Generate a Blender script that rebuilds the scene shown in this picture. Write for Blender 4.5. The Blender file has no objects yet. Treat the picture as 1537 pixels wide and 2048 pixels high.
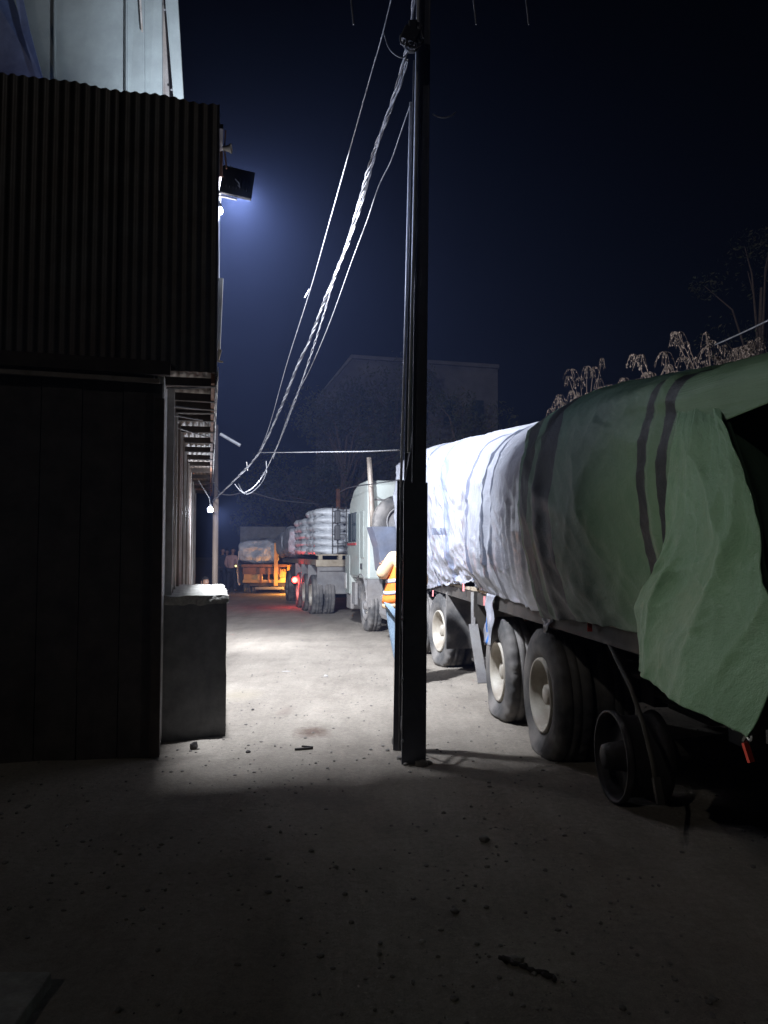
import bpy, bmesh, math, random
from mathutils import Vector, Matrix, noise
R = math.radians
rnd = random.Random(7)
S = bpy.context.scene
COL = S.collection

# ------------------------------------------------------------------ camera
CAM_H, TH, F = 1.58, R(2.99), 1550.0
cd = bpy.data.cameras.new("camera"); cam = bpy.data.objects.new("camera", cd); COL.objects.link(cam)
cam.location = (0, 0, CAM_H); cam.rotation_euler = (R(90) + TH, 0, 0)
cd.sensor_fit = 'VERTICAL'; cd.angle = 2 * math.atan(1024 / F)
cd.clip_start = 0.05; cd.clip_end = 600
S.camera = cam

# ------------------------------------------------------------------ world: night sky, with an added dim fill sun
W = bpy.data.worlds.new("World"); S.world = W; W.use_nodes = True
nt = W.node_tree; nt.nodes.clear()
sky = nt.nodes.new('ShaderNodeTexSky'); sky.sky_type = 'NISHITA'; sky.sun_disc = False
sky.sun_elevation = R(38); sky.sun_rotation = R(215)
bg = nt.nodes.new('ShaderNodeBackground'); bg.inputs['Strength'].default_value = 0.0002
wo = nt.nodes.new('ShaderNodeOutputWorld')
nt.links.new(sky.outputs[0], bg.inputs[0]); nt.links.new(bg.outputs[0], wo.inputs[0])
sd = bpy.data.lights.new("fill_sun", 'SUN'); sd.energy = 0.085; sd.angle = R(0.5); sd.color = (1, .95, .88)  # added fill from behind the camera, lifts the dark fronts
so = bpy.data.objects.new("fill_sun", sd); COL.objects.link(so)
so.rotation_euler = (R(52), 0, R(-35))
S.view_settings.view_transform = 'Standard'; S.view_settings.look = 'None'
S.view_settings.exposure = 0; S.view_settings.gamma = 1; S.view_settings.use_curve_mapping = False

# ------------------------------------------------------------------ helpers
def P(px, py, Y):
    """world point at depth Y that the photograph shows at pixel px,py"""
    u, v = (px - 768.5) / F, (1024 - py) / F
    y = math.cos(TH) - v * math.sin(TH); z = math.sin(TH) + v * math.cos(TH)
    return Vector((u / y * Y, Y, CAM_H + z / y * Y))

class MB:
    def __init__(s): s.v = []; s.f = []; s.uv = None
    def add(s, vs, fs):
        n = len(s.v); s.v += [Vector(a) for a in vs]; s.f += [tuple(i + n for i in f) for f in fs]; return s
    def box(s, c, d, rot=None, j=0.0):
        c = Vector(c); vs = []
        for x in (-.5, .5):
            for y in (-.5, .5):
                for z in (-.5, .5):
                    p = Vector((x * d[0], y * d[1], z * d[2]))
                    if j: p += Vector((rnd.uniform(-j, j), rnd.uniform(-j, j), rnd.uniform(-j, j)))
                    if rot: p = rot @ p
                    vs.append(c + p)
        return s.add(vs, [(0,1,3,2),(4,6,7,5),(0,4,5,1),(2,3,7,6),(0,2,6,4),(1,5,7,3)])
    def beam(s, a, b, w, h, up=(0,0,1)):
        a, b = Vector(a), Vector(b); t = (b - a); L = t.length; t.normalize()
        x = t.cross(Vector(up))
        if x.length < 1e-4: x = t.cross(Vector((0, 1, 0)))
        x.normalize(); y = x.cross(t)
        vs = [p + x * w * i + y * h * k for p in (a, b) for i, k in ((-.5,-.5),(.5,-.5),(.5,.5),(-.5,.5))]
        return s.add(vs, [(0,3,2,1),(4,5,6,7),(0,1,5,4),(1,2,6,5),(2,3,7,6),(3,0,4,7)])
    def tube(s, pts, r, n=8, cap=True):
        pts = [Vector(p) for p in pts]; m = len(pts); vs = []; fs = []
        rr = r if isinstance(r, (list, tuple)) else [r] * m
        t0 = (pts[1] - pts[0]).normalized(); a = t0.orthogonal().normalized()
        for i in range(m):
            t = (pts[min(i+1, m-1)] - pts[max(i-1, 0)]).normalized()
            a = (a - t * a.dot(t)); a.normalize(); b = t.cross(a)
            for k in range(n):
                q = 2 * math.pi * k / n
                vs.append(pts[i] + (a * math.cos(q) + b * math.sin(q)) * rr[i])
        for i in range(m - 1):
            for k in range(n):
                k2 = (k + 1) % n
                fs.append((i*n+k, i*n+k2, (i+1)*n+k2, (i+1)*n+k))
        if cap: fs += [tuple(range(n))[::-1], tuple((m-1)*n + k for k in range(n))]
        return s.add(vs, fs)
    def lathe(s, prof, n=32, axis='X', c=(0,0,0), fn=None):
        """prof: list of (axial, radius)"""
        vs = []; fs = []; c = Vector(c); m = len(prof)
        for i, (a, r) in enumerate(prof):
            for k in range(n):
                q = 2 * math.pi * k / n; r2 = r if fn is None else r + fn(i, k)
                p = {'X': (a, r2*math.cos(q), r2*math.sin(q)), 'Y': (r2*math.cos(q), a, r2*math.sin(q)), 'Z': (r2*math.cos(q), r2*math.sin(q), a)}[axis]
                vs.append(c + Vector(p))
        for i in range(m - 1):
            for k in range(n):
                k2 = (k+1) % n; fs.append((i*n+k, (i+1)*n+k, (i+1)*n+k2, i*n+k2))
        return s.add(vs, fs)
    def prism(s, poly, z0, z1):
        n = len(poly); vs = [(x, y, z0) for x, y in poly] + [(x, y, z1) for x, y in poly]
        return s.add(vs, [tuple(range(n))[::-1], tuple(range(n, 2*n))] + [(i, (i+1) % n, n+(i+1) % n, n+i) for i in range(n)])
    def grid(s, fn, nu, nv):
        vs = [fn(i / nu, j / nv) for i in range(nu + 1) for j in range(nv + 1)]
        fs = [(i*(nv+1)+j, (i+1)*(nv+1)+j, (i+1)*(nv+1)+j+1, i*(nv+1)+j+1) for i in range(nu) for j in range(nv)]
        return s.add(vs, fs)
    def mesh(s, name, m=None, smooth=False):
        me = bpy.data.meshes.new(name); me.from_pydata([tuple(v) for v in s.v], [], s.f)
        if m: me.materials.append(m)
        if smooth: me.polygons.foreach_set('use_smooth', [True] * len(me.polygons))
        if s.uv:
            l = me.uv_layers.new(name="UVMap")
            for lp in me.loops: l.data[lp.index].uv = s.uv[lp.vertex_index]
        me.validate(); me.update()
        bm = bmesh.new(); bm.from_mesh(me); bmesh.ops.recalc_face_normals(bm, faces=bm.faces); bm.to_mesh(me); bm.free()
        return me
    def obj(s, name, m, parent=None, smooth=False, bevel=0):
        o = bpy.data.objects.new(name, s.mesh(name, m, smooth)); COL.objects.link(o)
        if parent: o.parent = parent
        if bevel:
            b = o.modifiers.new('bevel', 'BEVEL'); b.width = bevel; b.segments = 2; b.limit_method = 'ANGLE'
        return o

def tag(o, label, cat, group=None):
    o['label'] = label; o['category'] = cat
    if group: o['group'] = group
    return o
def struct(o, kind='structure'): o['kind'] = kind; return o
def thing(name, label, cat, loc=(0,0,0), rz=0, group=None):
    o = bpy.data.objects.new(name, None); COL.objects.link(o); o.location = loc; o.rotation_euler = (0,0,rz)
    o.empty_display_size = .2
    return tag(o, label, cat, group)
def inst(name, me, parent, loc, rot=(0,0,0), sc=(1,1,1)):
    o = bpy.data.objects.new(name, me); COL.objects.link(o); o.parent = parent
    o.location = loc; o.rotation_euler = rot; o.scale = sc; return o

def mat(name, c1, c2=None, rough=.6, scale=6, bump=.15, bscale=None, metal=0, spec=.5, emit=None, es=1, dust=None, dust_amt=.5, trans=0, detail=8, stretch=(1,1,1), coords='Object', bdist=.01, coat=0):
    m = bpy.data.materials.new(name); m.use_nodes = True; t = m.node_tree; N = t.nodes; L = t.links
    b = N['Principled BSDF']; b.inputs['Roughness'].default_value = rough; b.inputs['Metallic'].default_value = metal
    b.inputs['Specular IOR Level'].default_value = spec
    if coat: b.inputs['Coat Weight'].default_value = coat
    tc = N.new('ShaderNodeTexCoord'); mp = N.new('ShaderNodeMapping'); mp.inputs['Scale'].default_value = stretch
    L.new(tc.outputs[coords], mp.inputs[0])
    n = N.new('ShaderNodeTexNoise'); n.inputs['Scale'].default_value = scale; n.inputs['Detail'].default_value = detail; n.inputs['Roughness'].default_value = .65
    L.new(mp.outputs[0], n.inputs['Vector'])
    r = N.new('ShaderNodeValToRGB'); r.color_ramp.elements[0].position = .35; r.color_ramp.elements[1].position = .68
    r.color_ramp.elements[0].color = (*c1, 1); r.color_ramp.elements[1].color = (*(c2 or [x * .6 for x in c1]), 1)
    L.new(n.outputs['Fac'], r.inputs[0]); out = r.outputs[0]
    if dust:
        n2 = N.new('ShaderNodeTexNoise'); n2.inputs['Scale'].default_value = scale * .45; n2.inputs['Detail'].default_value = 10
        L.new(tc.outputs[coords], n2.inputs['Vector'])
        rr = N.new('ShaderNodeMapRange'); rr.inputs[1].default_value = .38; rr.inputs[2].default_value = .66; rr.inputs[4].default_value = dust_amt
        L.new(n2.outputs['Fac'], rr.inputs[0])
        mx = N.new('ShaderNodeMix'); mx.data_type = 'RGBA'; L.new(rr.outputs[0], mx.inputs['Factor'])
        L.new(out, mx.inputs['A']); mx.inputs['B'].default_value = (*dust, 1); out = mx.outputs['Result']
    L.new(out, b.inputs['Base Color'])
    rm = N.new('ShaderNodeMapRange'); rm.inputs[3].default_value = max(0, rough - .12); rm.inputs[4].default_value = min(1, rough + .15)
    L.new(n.outputs['Fac'], rm.inputs[0]); L.new(rm.outputs[0], b.inputs['Roughness'])
    if bump:
        bn = N.new('ShaderNodeTexNoise'); bn.inputs['Scale'].default_value = bscale or scale * 5; bn.inputs['Detail'].default_value = 6
        L.new(mp.outputs[0], bn.inputs['Vector'])
        bp = N.new('ShaderNodeBump'); bp.inputs['Strength'].default_value = bump; bp.inputs['Distance'].default_value = bdist
        L.new(bn.outputs['Fac'], bp.inputs['Height']); L.new(bp.outputs[0], b.inputs['Normal'])
    if emit: b.inputs['Emission Color'].default_value = (*emit, 1); b.inputs['Emission Strength'].default_value = es
    if trans: b.inputs['Transmission Weight'].default_value = trans
    return m

def tarp_mat(name, base, base2, stripes, stripe_col, rough, glitter=False, extra=None):
    """stripes: list of (u0,u1) in metres along the sheet (UV.x)"""
    m = mat(name, base, base2, rough=rough, scale=1.6, bump=0, detail=6)
    t = m.node_tree; N = t.nodes; L = t.links; b = N['Principled BSDF']
    col = b.inputs['Base Color'].links[0].from_socket
    uv = N.new('ShaderNodeUVMap'); sx = N.new('ShaderNodeSeparateXYZ'); L.new(uv.outputs[0], sx.inputs[0])
    wn = N.new('ShaderNodeTexNoise'); wn.inputs['Scale'].default_value = 2.5; L.new(uv.outputs[0], wn.inputs['Vector'])
    ad = N.new('ShaderNodeMath'); ad.operation = 'MULTIPLY_ADD'; ad.inputs[1].default_value = .05
    L.new(wn.outputs['Fac'], ad.inputs[0]); L.new(sx.outputs[0], ad.inputs[2])
    for k, (a, c) in enumerate(stripes):
        cmp_ = N.new('ShaderNodeMath'); cmp_.operation = 'COMPARE'; cmp_.inputs[1].default_value = (a + c) / 2 + .025; cmp_.inputs[2].default_value = abs(c - a) / 2
        L.new(ad.outputs[0], cmp_.inputs[0])
        mx = N.new('ShaderNodeMix'); mx.data_type = 'RGBA'; L.new(cmp_.outputs[0], mx.inputs['Factor']); L.new(col, mx.inputs['A'])
        sc = stripe_col[k] if isinstance(stripe_col, list) else stripe_col
        mx.inputs['B'].default_value = (*sc, 1); col = mx.outputs['Result']
    if extra:
        for (u0, u1, v0, v1, bc2) in extra:
            fac = None
            for sock, lo_, hi_ in ((ad.outputs[0], u0 + .05, u1 + .05), (sx.outputs[1], v0, v1)):
                c_ = N.new('ShaderNodeMath'); c_.operation = 'COMPARE'; c_.inputs[1].default_value = (lo_ + hi_) / 2; c_.inputs[2].default_value = (hi_ - lo_) / 2
                L.new(sock, c_.inputs[0])
                if fac is None: fac = c_.outputs[0]
                else:
                    mu = N.new('ShaderNodeMath'); mu.operation = 'MULTIPLY'; L.new(fac, mu.inputs[0]); L.new(c_.outputs[0], mu.inputs[1]); fac = mu.outputs[0]
            mx = N.new('ShaderNodeMix'); mx.data_type = 'RGBA'; L.new(fac, mx.inputs['Factor']); L.new(col, mx.inputs['A']); mx.inputs['B'].default_value = (*bc2, 1); col = mx.outputs['Result']
    # dirt smears
    dn = N.new('ShaderNodeTexNoise'); dn.inputs['Scale'].default_value = 3; dn.inputs['Detail'].default_value = 12; dn.inputs['Roughness'].default_value = .75
    L.new(uv.outputs[0], dn.inputs['Vector'])
    dr = N.new('ShaderNodeMapRange'); dr.inputs[1].default_value = .56; dr.inputs[2].default_value = .85; dr.inputs[4].default_value = .12
    L.new(dn.outputs['Fac'], dr.inputs[0])
    mx = N.new('ShaderNodeMix'); mx.data_type = 'RGBA'; L.new(dr.outputs[0], mx.inputs['Factor']); L.new(col, mx.inputs['A'])
    mx.inputs['B'].default_value = (.13, .115, .09, 1); L.new(mx.outputs['Result'], b.inputs['Base Color'])
    # crumple relief at two scales
    v = N.new('ShaderNodeTexVoronoi'); v.feature = 'SMOOTH_F1'; v.inputs['Scale'].default_value = 5.5
    nn = N.new('ShaderNodeTexNoise'); nn.inputs['Scale'].default_value = 30; nn.inputs['Detail'].default_value = 8; nn.inputs['Distortion'].default_value = .6
    wp = N.new('ShaderNodeTexNoise'); wp.inputs['Scale'].default_value = 2; wp.inputs['Detail'].default_value = 3
    L.new(uv.outputs[0], wp.inputs['Vector']); vm = N.new('ShaderNodeVectorMath'); vm.operation = 'MULTIPLY_ADD'; vm.inputs[1].default_value = (.35,.35,.35)
    L.new(wp.outputs['Color'], vm.inputs[0]); L.new(uv.outputs[0], vm.inputs[2]); L.new(vm.outputs[0], v.inputs['Vector']); L.new(vm.outputs[0], nn.inputs['Vector'])
    rg = N.new('ShaderNodeTexNoise'); rg.noise_type = 'RIDGED_MULTIFRACTAL'; rg.inputs['Scale'].default_value = 1.5; rg.inputs['Detail'].default_value = 9; rg.inputs['Roughness'].default_value = .55
    L.new(vm.outputs[0], rg.inputs['Vector'])
    b1 = N.new('ShaderNodeBump'); b1.inputs['Strength'].default_value = .42; b1.inputs['Distance'].default_value = .03; L.new(rg.outputs['Fac'], b1.inputs['Height'])
    b2 = N.new('ShaderNodeBump'); b2.inputs['Strength'].default_value = .22; b2.inputs['Distance'].default_value = .02; L.new(nn.outputs['Fac'], b2.inputs['Height'])
    L.new(b1.outputs[0], b2.inputs['Normal']); last = b2
    if glitter:
        gn = N.new('ShaderNodeTexNoise'); gn.inputs['Scale'].default_value = 45; gn.inputs['Detail'].default_value = 5; gn.inputs['Roughness'].default_value = .8; L.new(uv.outputs[0], gn.inputs['Vector'])
        gb = N.new('ShaderNodeBump'); gb.inputs['Strength'].default_value = .8; gb.inputs['Distance'].default_value = .010; L.new(gn.outputs['Fac'], gb.inputs['Height']); L.new(b2.outputs[0], gb.inputs['Normal']); last = gb
    wv = N.new('ShaderNodeTexWave'); wv.inputs['Scale'].default_value = 90; wv.inputs['Distortion'].default_value = .3; L.new(uv.outputs[0], wv.inputs['Vector'])
    b3 = N.new('ShaderNodeBump'); b3.inputs['Strength'].default_value = .06; b3.inputs['Distance'].default_value = .002; L.new(wv.outputs['Fac'], b3.inputs['Height'])
    L.new(last.outputs[0], b3.inputs['Normal']); L.new(b3.outputs[0], b.inputs['Normal'])
    return m

M = dict(
    tin=mat('weathered_tin', (.12,.12,.125), (.06,.055,.055), rough=.5, scale=3, metal=.2, bump=.1, dust=(.09,.06,.045), dust_amt=.6),
    dark_wall=mat('soot_dark_plaster', (.09,.075,.07), (.045,.038,.036), rough=.85, scale=4),
    soffit=mat('old_soffit_sheet', (.36,.33,.31), (.16,.13,.11), rough=.6, scale=4, dust=(.17,.10,.06)),
    timber=mat('grey_timber', (.16,.12,.09), (.07,.05,.04), rough=.8, scale=5, stretch=(1,1,.15)),
    timber_dark=mat('dark_timber', (.06,.045,.035), (.03,.022,.018), rough=.85, scale=5),
    pale_paint=mat('chipped_pale_paint', (.55,.55,.54), (.33,.31,.29), rough=.55, scale=5, dust=(.2,.16,.12)),
    brown_paint=mat('brown_board', (.27,.19,.13), (.14,.09,.06), rough=.7, scale=4, stretch=(1,1,.2)),
    red_paint=mat('faded_red_paint', (.36,.05,.045), (.20,.03,.03), rough=.55, scale=5),
    cladding=mat('grey_green_cladding', (.30,.35,.36), (.22,.26,.27), rough=.55, scale=2.2, bump=.1, bscale=18, dust=(.17,.19,.19)),
    cladding_blue=mat('bluish_plastic_sheet', (.17,.24,.48), (.10,.14,.30), rough=.4, scale=3),
    concrete=mat('stained_concrete', (.20,.20,.20), (.11,.11,.11), rough=.9, scale=5, bump=.4, bdist=.01),
    mortar=mat('pale_rough_mortar', (.42,.41,.37), (.24,.23,.20), rough=.95, scale=9, bump=.8, bdist=.02),
    pole=mat('black_painted_steel', (.10,.105,.13), (.06,.063,.08), rough=.42, scale=7, metal=.2, bump=.15, dust=(.07,.065,.06), dust_amt=.4),
    galv=mat('galvanised_edge', (.40,.41,.44), (.25,.26,.28), rough=.4, scale=9, metal=.5),
    pipe=mat('lit_edge_pale', (.80,.82,.88), (.62,.64,.72), rough=.4, scale=9),  # bright tone puts the lamplit channel edges into the colour
    cable=mat('grey_cable_sheath', (.24,.24,.25), (.10,.10,.11), rough=.4, scale=20),
    cable_dark=mat('black_cable_sheath', (.05,.05,.055), (.03,.03,.03), rough=.5, scale=20),
    rubber=mat('dusty_tyre_rubber', (.08,.077,.075), (.045,.045,.045), rough=.85, scale=7, bump=.25, dust=(.26,.24,.22), dust_amt=.8),
    rim=mat('cream_wheel_paint', (.50,.47,.40), (.34,.30,.24), rough=.55, scale=6, dust=(.22,.18,.14), dust_amt=.5),
    rim_dark=mat('rusty_dark_rim', (.05,.045,.045), (.03,.025,.022), rough=.6, scale=8, metal=.3),
    chassis=mat('grimy_chassis', (.05,.045,.04), (.025,.022,.02), rough=.75, scale=5, dust=(.12,.10,.08), dust_amt=.4),
    plank=mat('pale_deck_timber', (.42,.36,.27), (.24,.19,.13), rough=.8, scale=5),
    cab=mat('off_white_cab_paint', (.44,.48,.45), (.34,.37,.34), rough=.35, scale=2.5, bump=.03, dust=(.33,.31,.27), dust_amt=.45, coat=.2),
    cab_shade=mat('shaded_cab_paint', (.30,.34,.32), (.22,.25,.23), rough=.4, scale=2.5, bump=.03, dust=(.25,.24,.21), dust_amt=.45),  # darker copy of the cab paint, side shade put into the colour
    glass=mat('cab_glass', (.05,.07,.08), (.03,.04,.05), rough=.08, scale=2, bump=0, spec=.8),
    steel_blue=mat('blue_grey_steel_box', (.12,.14,.19), (.07,.08,.11), rough=.5, scale=4, dust=(.16,.15,.14)),
    grey_metal=mat('dusty_grey_metal', (.22,.22,.22), (.13,.12,.12), rough=.6, scale=4, dust=(.26,.23,.20)),
    teal_metal=mat('worn_teal_metal', (.12,.20,.22), (.16,.17,.17), rough=.6, scale=4),
    exhaust=mat('dusty_exhaust_pipe', (.36,.31,.26), (.22,.18,.15), rough=.5, scale=7, metal=.4),
    black=mat('black_plastic', (.02,.02,.022), (.012,.012,.012), rough=.5, scale=6),
    sack=mat('white_woven_sack', (.62,.64,.66), (.45,.46,.48), rough=.38, scale=4, bump=.5, bscale=14, bdist=.03),
    wrap=mat('silver_plastic_wrap', (.55,.57,.62), (.28,.29,.32), rough=.28, scale=3, bump=.9, bscale=7, bdist=.08),
    orange_vest=mat('orange_vest_cloth', (.95,.24,.03), (.85,.17,.02), rough=.75, scale=8),
    reflect=mat('grey_reflective_tape', (.45,.44,.48), (.36,.35,.40), rough=.4, scale=20),
    tan=mat('tan_jacket_cloth', (.62,.44,.26), (.50,.34,.19), rough=.85, scale=8, bump=.4),
    denim=mat('washed_denim', (.22,.30,.38), (.15,.21,.28), rough=.9, scale=8, bump=.3),
    skin=mat('brown_skin', (.30,.16,.10), (.26,.13,.08), rough=.55, scale=9, bump=.05),
    hair=mat('black_hair', (.012,.01,.01), (.02,.015,.015), rough=.8, scale=30),
    blue_cloth=mat('dark_blue_cloth', (.04,.07,.14), (.03,.04,.09), rough=.85, scale=9),
    pink_cloth=mat('pink_shirt_cloth', (.50,.30,.28), (.42,.24,.22), rough=.85, scale=9),
    dark_cloth=mat('dark_trouser_cloth', (.02,.02,.025), (.03,.03,.035), rough=.9, scale=9),
    boot=mat('dusty_boots', (.06,.04,.03), (.10,.08,.06), rough=.8, scale=9),
    yellow_metal=mat('yellow_ochre_metal', (.55,.30,.08), (.38,.20,.06), rough=.6, scale=5, dust=(.25,.17,.10)),
    rust=mat('rusty_brown_metal', (.24,.11,.06), (.12,.06,.035), rough=.75, scale=6),
    bark=mat('grey_brown_bark', (.14,.10,.075), (.07,.05,.04), rough=.9, scale=9),
    dry_leaf=mat('dry_brown_leaf', (.15,.11,.085), (.08,.06,.045), rough=.8, scale=6),
    leaf=mat('dark_green_leaf', (.05,.07,.03), (.09,.07,.04), rough=.7, scale=2),
    stone=mat('dusty_stone', (.22,.20,.18), (.12,.11,.10), rough=.9, scale=12, bump=.4),
    char=mat('dark_scrap', (.03,.028,.028), (.05,.04,.035), rough=.8, scale=12),
    far_wall=mat('far_pale_concrete', (.19,.175,.17), (.11,.10,.10), rough=.9, scale=.6),
    hazard=mat('bright_red_strap', (.60,.05,.03), (.45,.03,.02), rough=.7, scale=8),
    pink_strap=mat('pink_tie_cord', (.70,.22,.22), (.55,.14,.14), rough=.7, scale=8),
    lens_white=mat('lit_white_lens', (.8,.8,.8), (.8,.8,.8), emit=(.75,.82,1), es=14, bump=0),
    lens_led=mat('dazzling_led_glass', (.8,.8,.8), (.8,.8,.8), emit=(.80,.87,1), es=60, bump=0),
    lens_red=mat('lit_red_lens', (.8,.02,.01), (.8,.02,.01), emit=(1,.03,.02), es=30, bump=0),
    lens_core=mat('hot_white_core', (.9,.8,.7), (.9,.8,.7), emit=(1,.72,.6), es=12, bump=0),
    lens_orange=mat('lit_amber_panel', (.8,.3,.02), (.8,.3,.02), emit=(1,.36,.03), es=3, bump=0),
    lens_yellow=mat('lit_yellow_lens', (.8,.7,.1), (.8,.7,.1), emit=(1,.8,.25), es=4, bump=0),
)
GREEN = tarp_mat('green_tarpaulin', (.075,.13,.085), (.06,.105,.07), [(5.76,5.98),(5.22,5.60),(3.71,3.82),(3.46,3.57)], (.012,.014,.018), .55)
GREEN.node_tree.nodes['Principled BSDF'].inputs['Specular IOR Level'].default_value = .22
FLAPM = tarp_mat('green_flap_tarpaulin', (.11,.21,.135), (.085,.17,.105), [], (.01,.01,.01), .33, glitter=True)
WHITE = tarp_mat('white_tarpaulin', (.38,.40,.45), (.29,.29,.33), [(7.05,7.16),(7.32,7.48),(8.05,8.11),(9.35,9.6),(10.7,10.8)], [(.08,.09,.12),(.08,.09,.12),(.14,.15,.2),(.2,.23,.32),(.15,.17,.24)], .34, extra=[(8.42,8.50,.7,1.15,(.05,.20,.60)),(8.20,8.30,.35,.75,(.05,.20,.60)),(8.6,8.72,2.1,2.2,(.03,.42,.62)),(9.35,10.3,1.25,1.36,(.16,.18,.25))])

# ------------------------------------------------------------------ ground
def gmat():
    m = bpy.data.materials.new('dusty_earth'); m.use_nodes = True; t = m.node_tree; N = t.nodes; L = t.links; b = N['Principled BSDF']
    b.inputs['Roughness'].default_value = .95; b.inputs['Specular IOR Level'].default_value = .2
    tc = N.new('ShaderNodeTexCoord')
    def nz(sc, d=8, r=.6, dist=0):
        n = N.new('ShaderNodeTexNoise'); n.inputs['Scale'].default_value = sc; n.inputs['Detail'].default_value = d; n.inputs['Roughness'].default_value = r
        n.inputs['Distortion'].default_value = dist; L.new(tc.outputs['Object'], n.inputs['Vector']); return n
    a = nz(.9, 10, .7, .4); r = N.new('ShaderNodeValToRGB'); e = r.color_ramp.elements
    e[0].position = .3; e[0].color = (.235,.205,.17,1); e[1].position = .7; e[1].color = (.37,.33,.275,1)
    L.new(a.outputs['Fac'], r.inputs[0]); col = r.outputs[0]
    c = nz(26, 6, .8); mr = N.new('ShaderNodeMapRange'); mr.inputs[1].default_value = .3; mr.inputs[2].default_value = .75; mr.inputs[3].default_value = .72; mr.inputs[4].default_value = 1.15
    L.new(c.outputs['Fac'], mr.inputs[0]); mm = N.new('ShaderNodeMix'); mm.data_type = 'RGBA'; mm.blend_type = 'MULTIPLY'; mm.inputs['Factor'].default_value = 1
    L.new(col, mm.inputs['A']); L.new(mr.outputs[0], mm.inputs['B']); col = mm.outputs['Result']
    st = N.new('ShaderNodeTexNoise'); st.inputs['Scale'].default_value = 1.0; st.inputs['Detail'].default_value = 9; st.inputs['Roughness'].default_value = .7
    sm = N.new('ShaderNodeMapping'); sm.inputs['Rotation'].default_value = (0,0,-.18); sm.inputs['Scale'].default_value = (3.2,.42,1); L.new(tc.outputs['Object'], sm.inputs[0]); L.new(sm.outputs[0], st.inputs['Vector'])
    sr = N.new('ShaderNodeMapRange'); sr.inputs[1].default_value = .35; sr.inputs[2].default_value = .65; sr.inputs[3].default_value = .86; sr.inputs[4].default_value = 1.08; L.new(st.outputs['Fac'], sr.inputs[0])
    m2 = N.new('ShaderNodeMix'); m2.data_type = 'RGBA'; m2.blend_type = 'MULTIPLY'; m2.inputs['Factor'].default_value = 1; L.new(col, m2.inputs['A']); L.new(sr.outputs[0], m2.inputs['B']); col = m2.outputs['Result']
    gr = nz(150, 3, .9); gq = N.new('ShaderNodeMapRange'); gq.inputs[1].default_value = .3; gq.inputs[2].default_value = .7; gq.inputs[3].default_value = .7; gq.inputs[4].default_value = 1.25; L.new(gr.outputs['Fac'], gq.inputs[0])
    m3 = N.new('ShaderNodeMix'); m3.data_type = 'RGBA'; m3.blend_type = 'MULTIPLY'; m3.inputs['Factor'].default_value = .8; L.new(col, m3.inputs['A']); L.new(gq.outputs[0], m3.inputs['B']); col = m3.outputs['Result']
    # spilled brown stains, each with a place and ragged rim of its own
    for (px, py, rx, ry, cc, st) in ((625,1462,.20,.26,(.10,.065,.05),.85),(570,1425,.09,.35,(.16,.12,.10),.4),(480,1390,.30,.42,(.27,.235,.17),.5),(560,1250,.9,1.3,(.17,.15,.14),.5),(520,1215,.9,1.6,(.11,.10,.10),.6),(660,1600,.4,.25,(.13,.11,.10),.4)):
        g = (py - 1105); w = P(px, py, 1580.0 * 1.58 / max(g, 20))
        Yd = 1.58 / math.tan(math.atan((py - 1024) / F) - TH)
        w = P(px, py, Yd)
        mp = N.new('ShaderNodeVectorMath'); mp.operation = 'SUBTRACT'; mp.inputs[1].default_value = (w.x, w.y, 0); L.new(tc.outputs['Object'], mp.inputs[0])
        ms = N.new('ShaderNodeVectorMath'); ms.operation = 'MULTIPLY'; ms.inputs[1].default_value = (1/rx, 1/ry, 0); L.new(mp.outputs[0], ms.inputs[0])
        ln = N.new('ShaderNodeVectorMath'); ln.operation = 'LENGTH'; L.new(ms.outputs[0], ln.inputs[0])
        n3 = nz(7, 8, .8, 1); ad = N.new('ShaderNodeMath'); ad.operation = 'MULTIPLY_ADD'; ad.inputs[1].default_value = 1.8; L.new(n3.outputs['Fac'], ad.inputs[0]); L.new(ln.outputs['Value'], ad.inputs[2])
        q = N.new('ShaderNodeMapRange'); q.inputs[1].default_value = 1.15; q.inputs[2].default_value = 1.9; q.inputs[3].default_value = st; q.inputs[4].default_value = 0
        L.new(ad.outputs[0], q.inputs[0])
        mx = N.new('ShaderNodeMix'); mx.data_type = 'RGBA'; L.new(q.outputs[0], mx.inputs['Factor']); L.new(col, mx.inputs['A']); mx.inputs['B'].default_value = (*cc, 1); col = mx.outputs['Result']
    L.new(col, b.inputs['Base Color'])
    prev = None
    for sc, st, di in ((4, .5, .05), (22, .6, .02), (110, .5, .006)):
        n = nz(sc, 8, .7); bp = N.new('ShaderNodeBump'); bp.inputs['Strength'].default_value = st; bp.inputs['Distance'].default_value = di
        L.new(n.outputs['Fac'], bp.inputs['Height'])
        if prev: L.new(prev.outputs[0], bp.inputs['Normal'])
        prev = bp
    L.new(prev.outputs[0], b.inputs['Normal'])
    return m
def gz(x, y):
    f = max(0, 1 - abs(y - 8) / 30)
    xr = x + .13 * y; rut = -.022 * (math.exp(-((xr - .55) / .16) ** 2) + math.exp(-((xr + .95) / .16) ** 2)) * (1 + .4 * noise.noise(Vector((x, y * .8, 9)))) if y > 2 else 0
    return rut * f + (noise.noise(Vector((x * .5, y * .5, 1))) * .018 + noise.noise(Vector((x * 2.3, y * 2.3, 4))) * .012 + noise.noise(Vector((x * 7, y * 7, 2))) * .006) * f
def axis(pairs):
    o = []
    for a, b, n in pairs: o += [a + (b - a) * i / n for i in range(n)]
    return o + [pairs[-1][1]]
xs = axis([(-150,-12,12),(-12,-4,24),(-4,4,130),(4,12,24),(12,150,12)])
ys = axis([(-60,-2,15),(-2,1.5,20),(1.5,12,190),(12,40,110),(40,250,20)])
g = MB(); g.v = [Vector((x, y, gz(x, y))) for x in xs for y in ys]; ny = len(ys)
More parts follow.
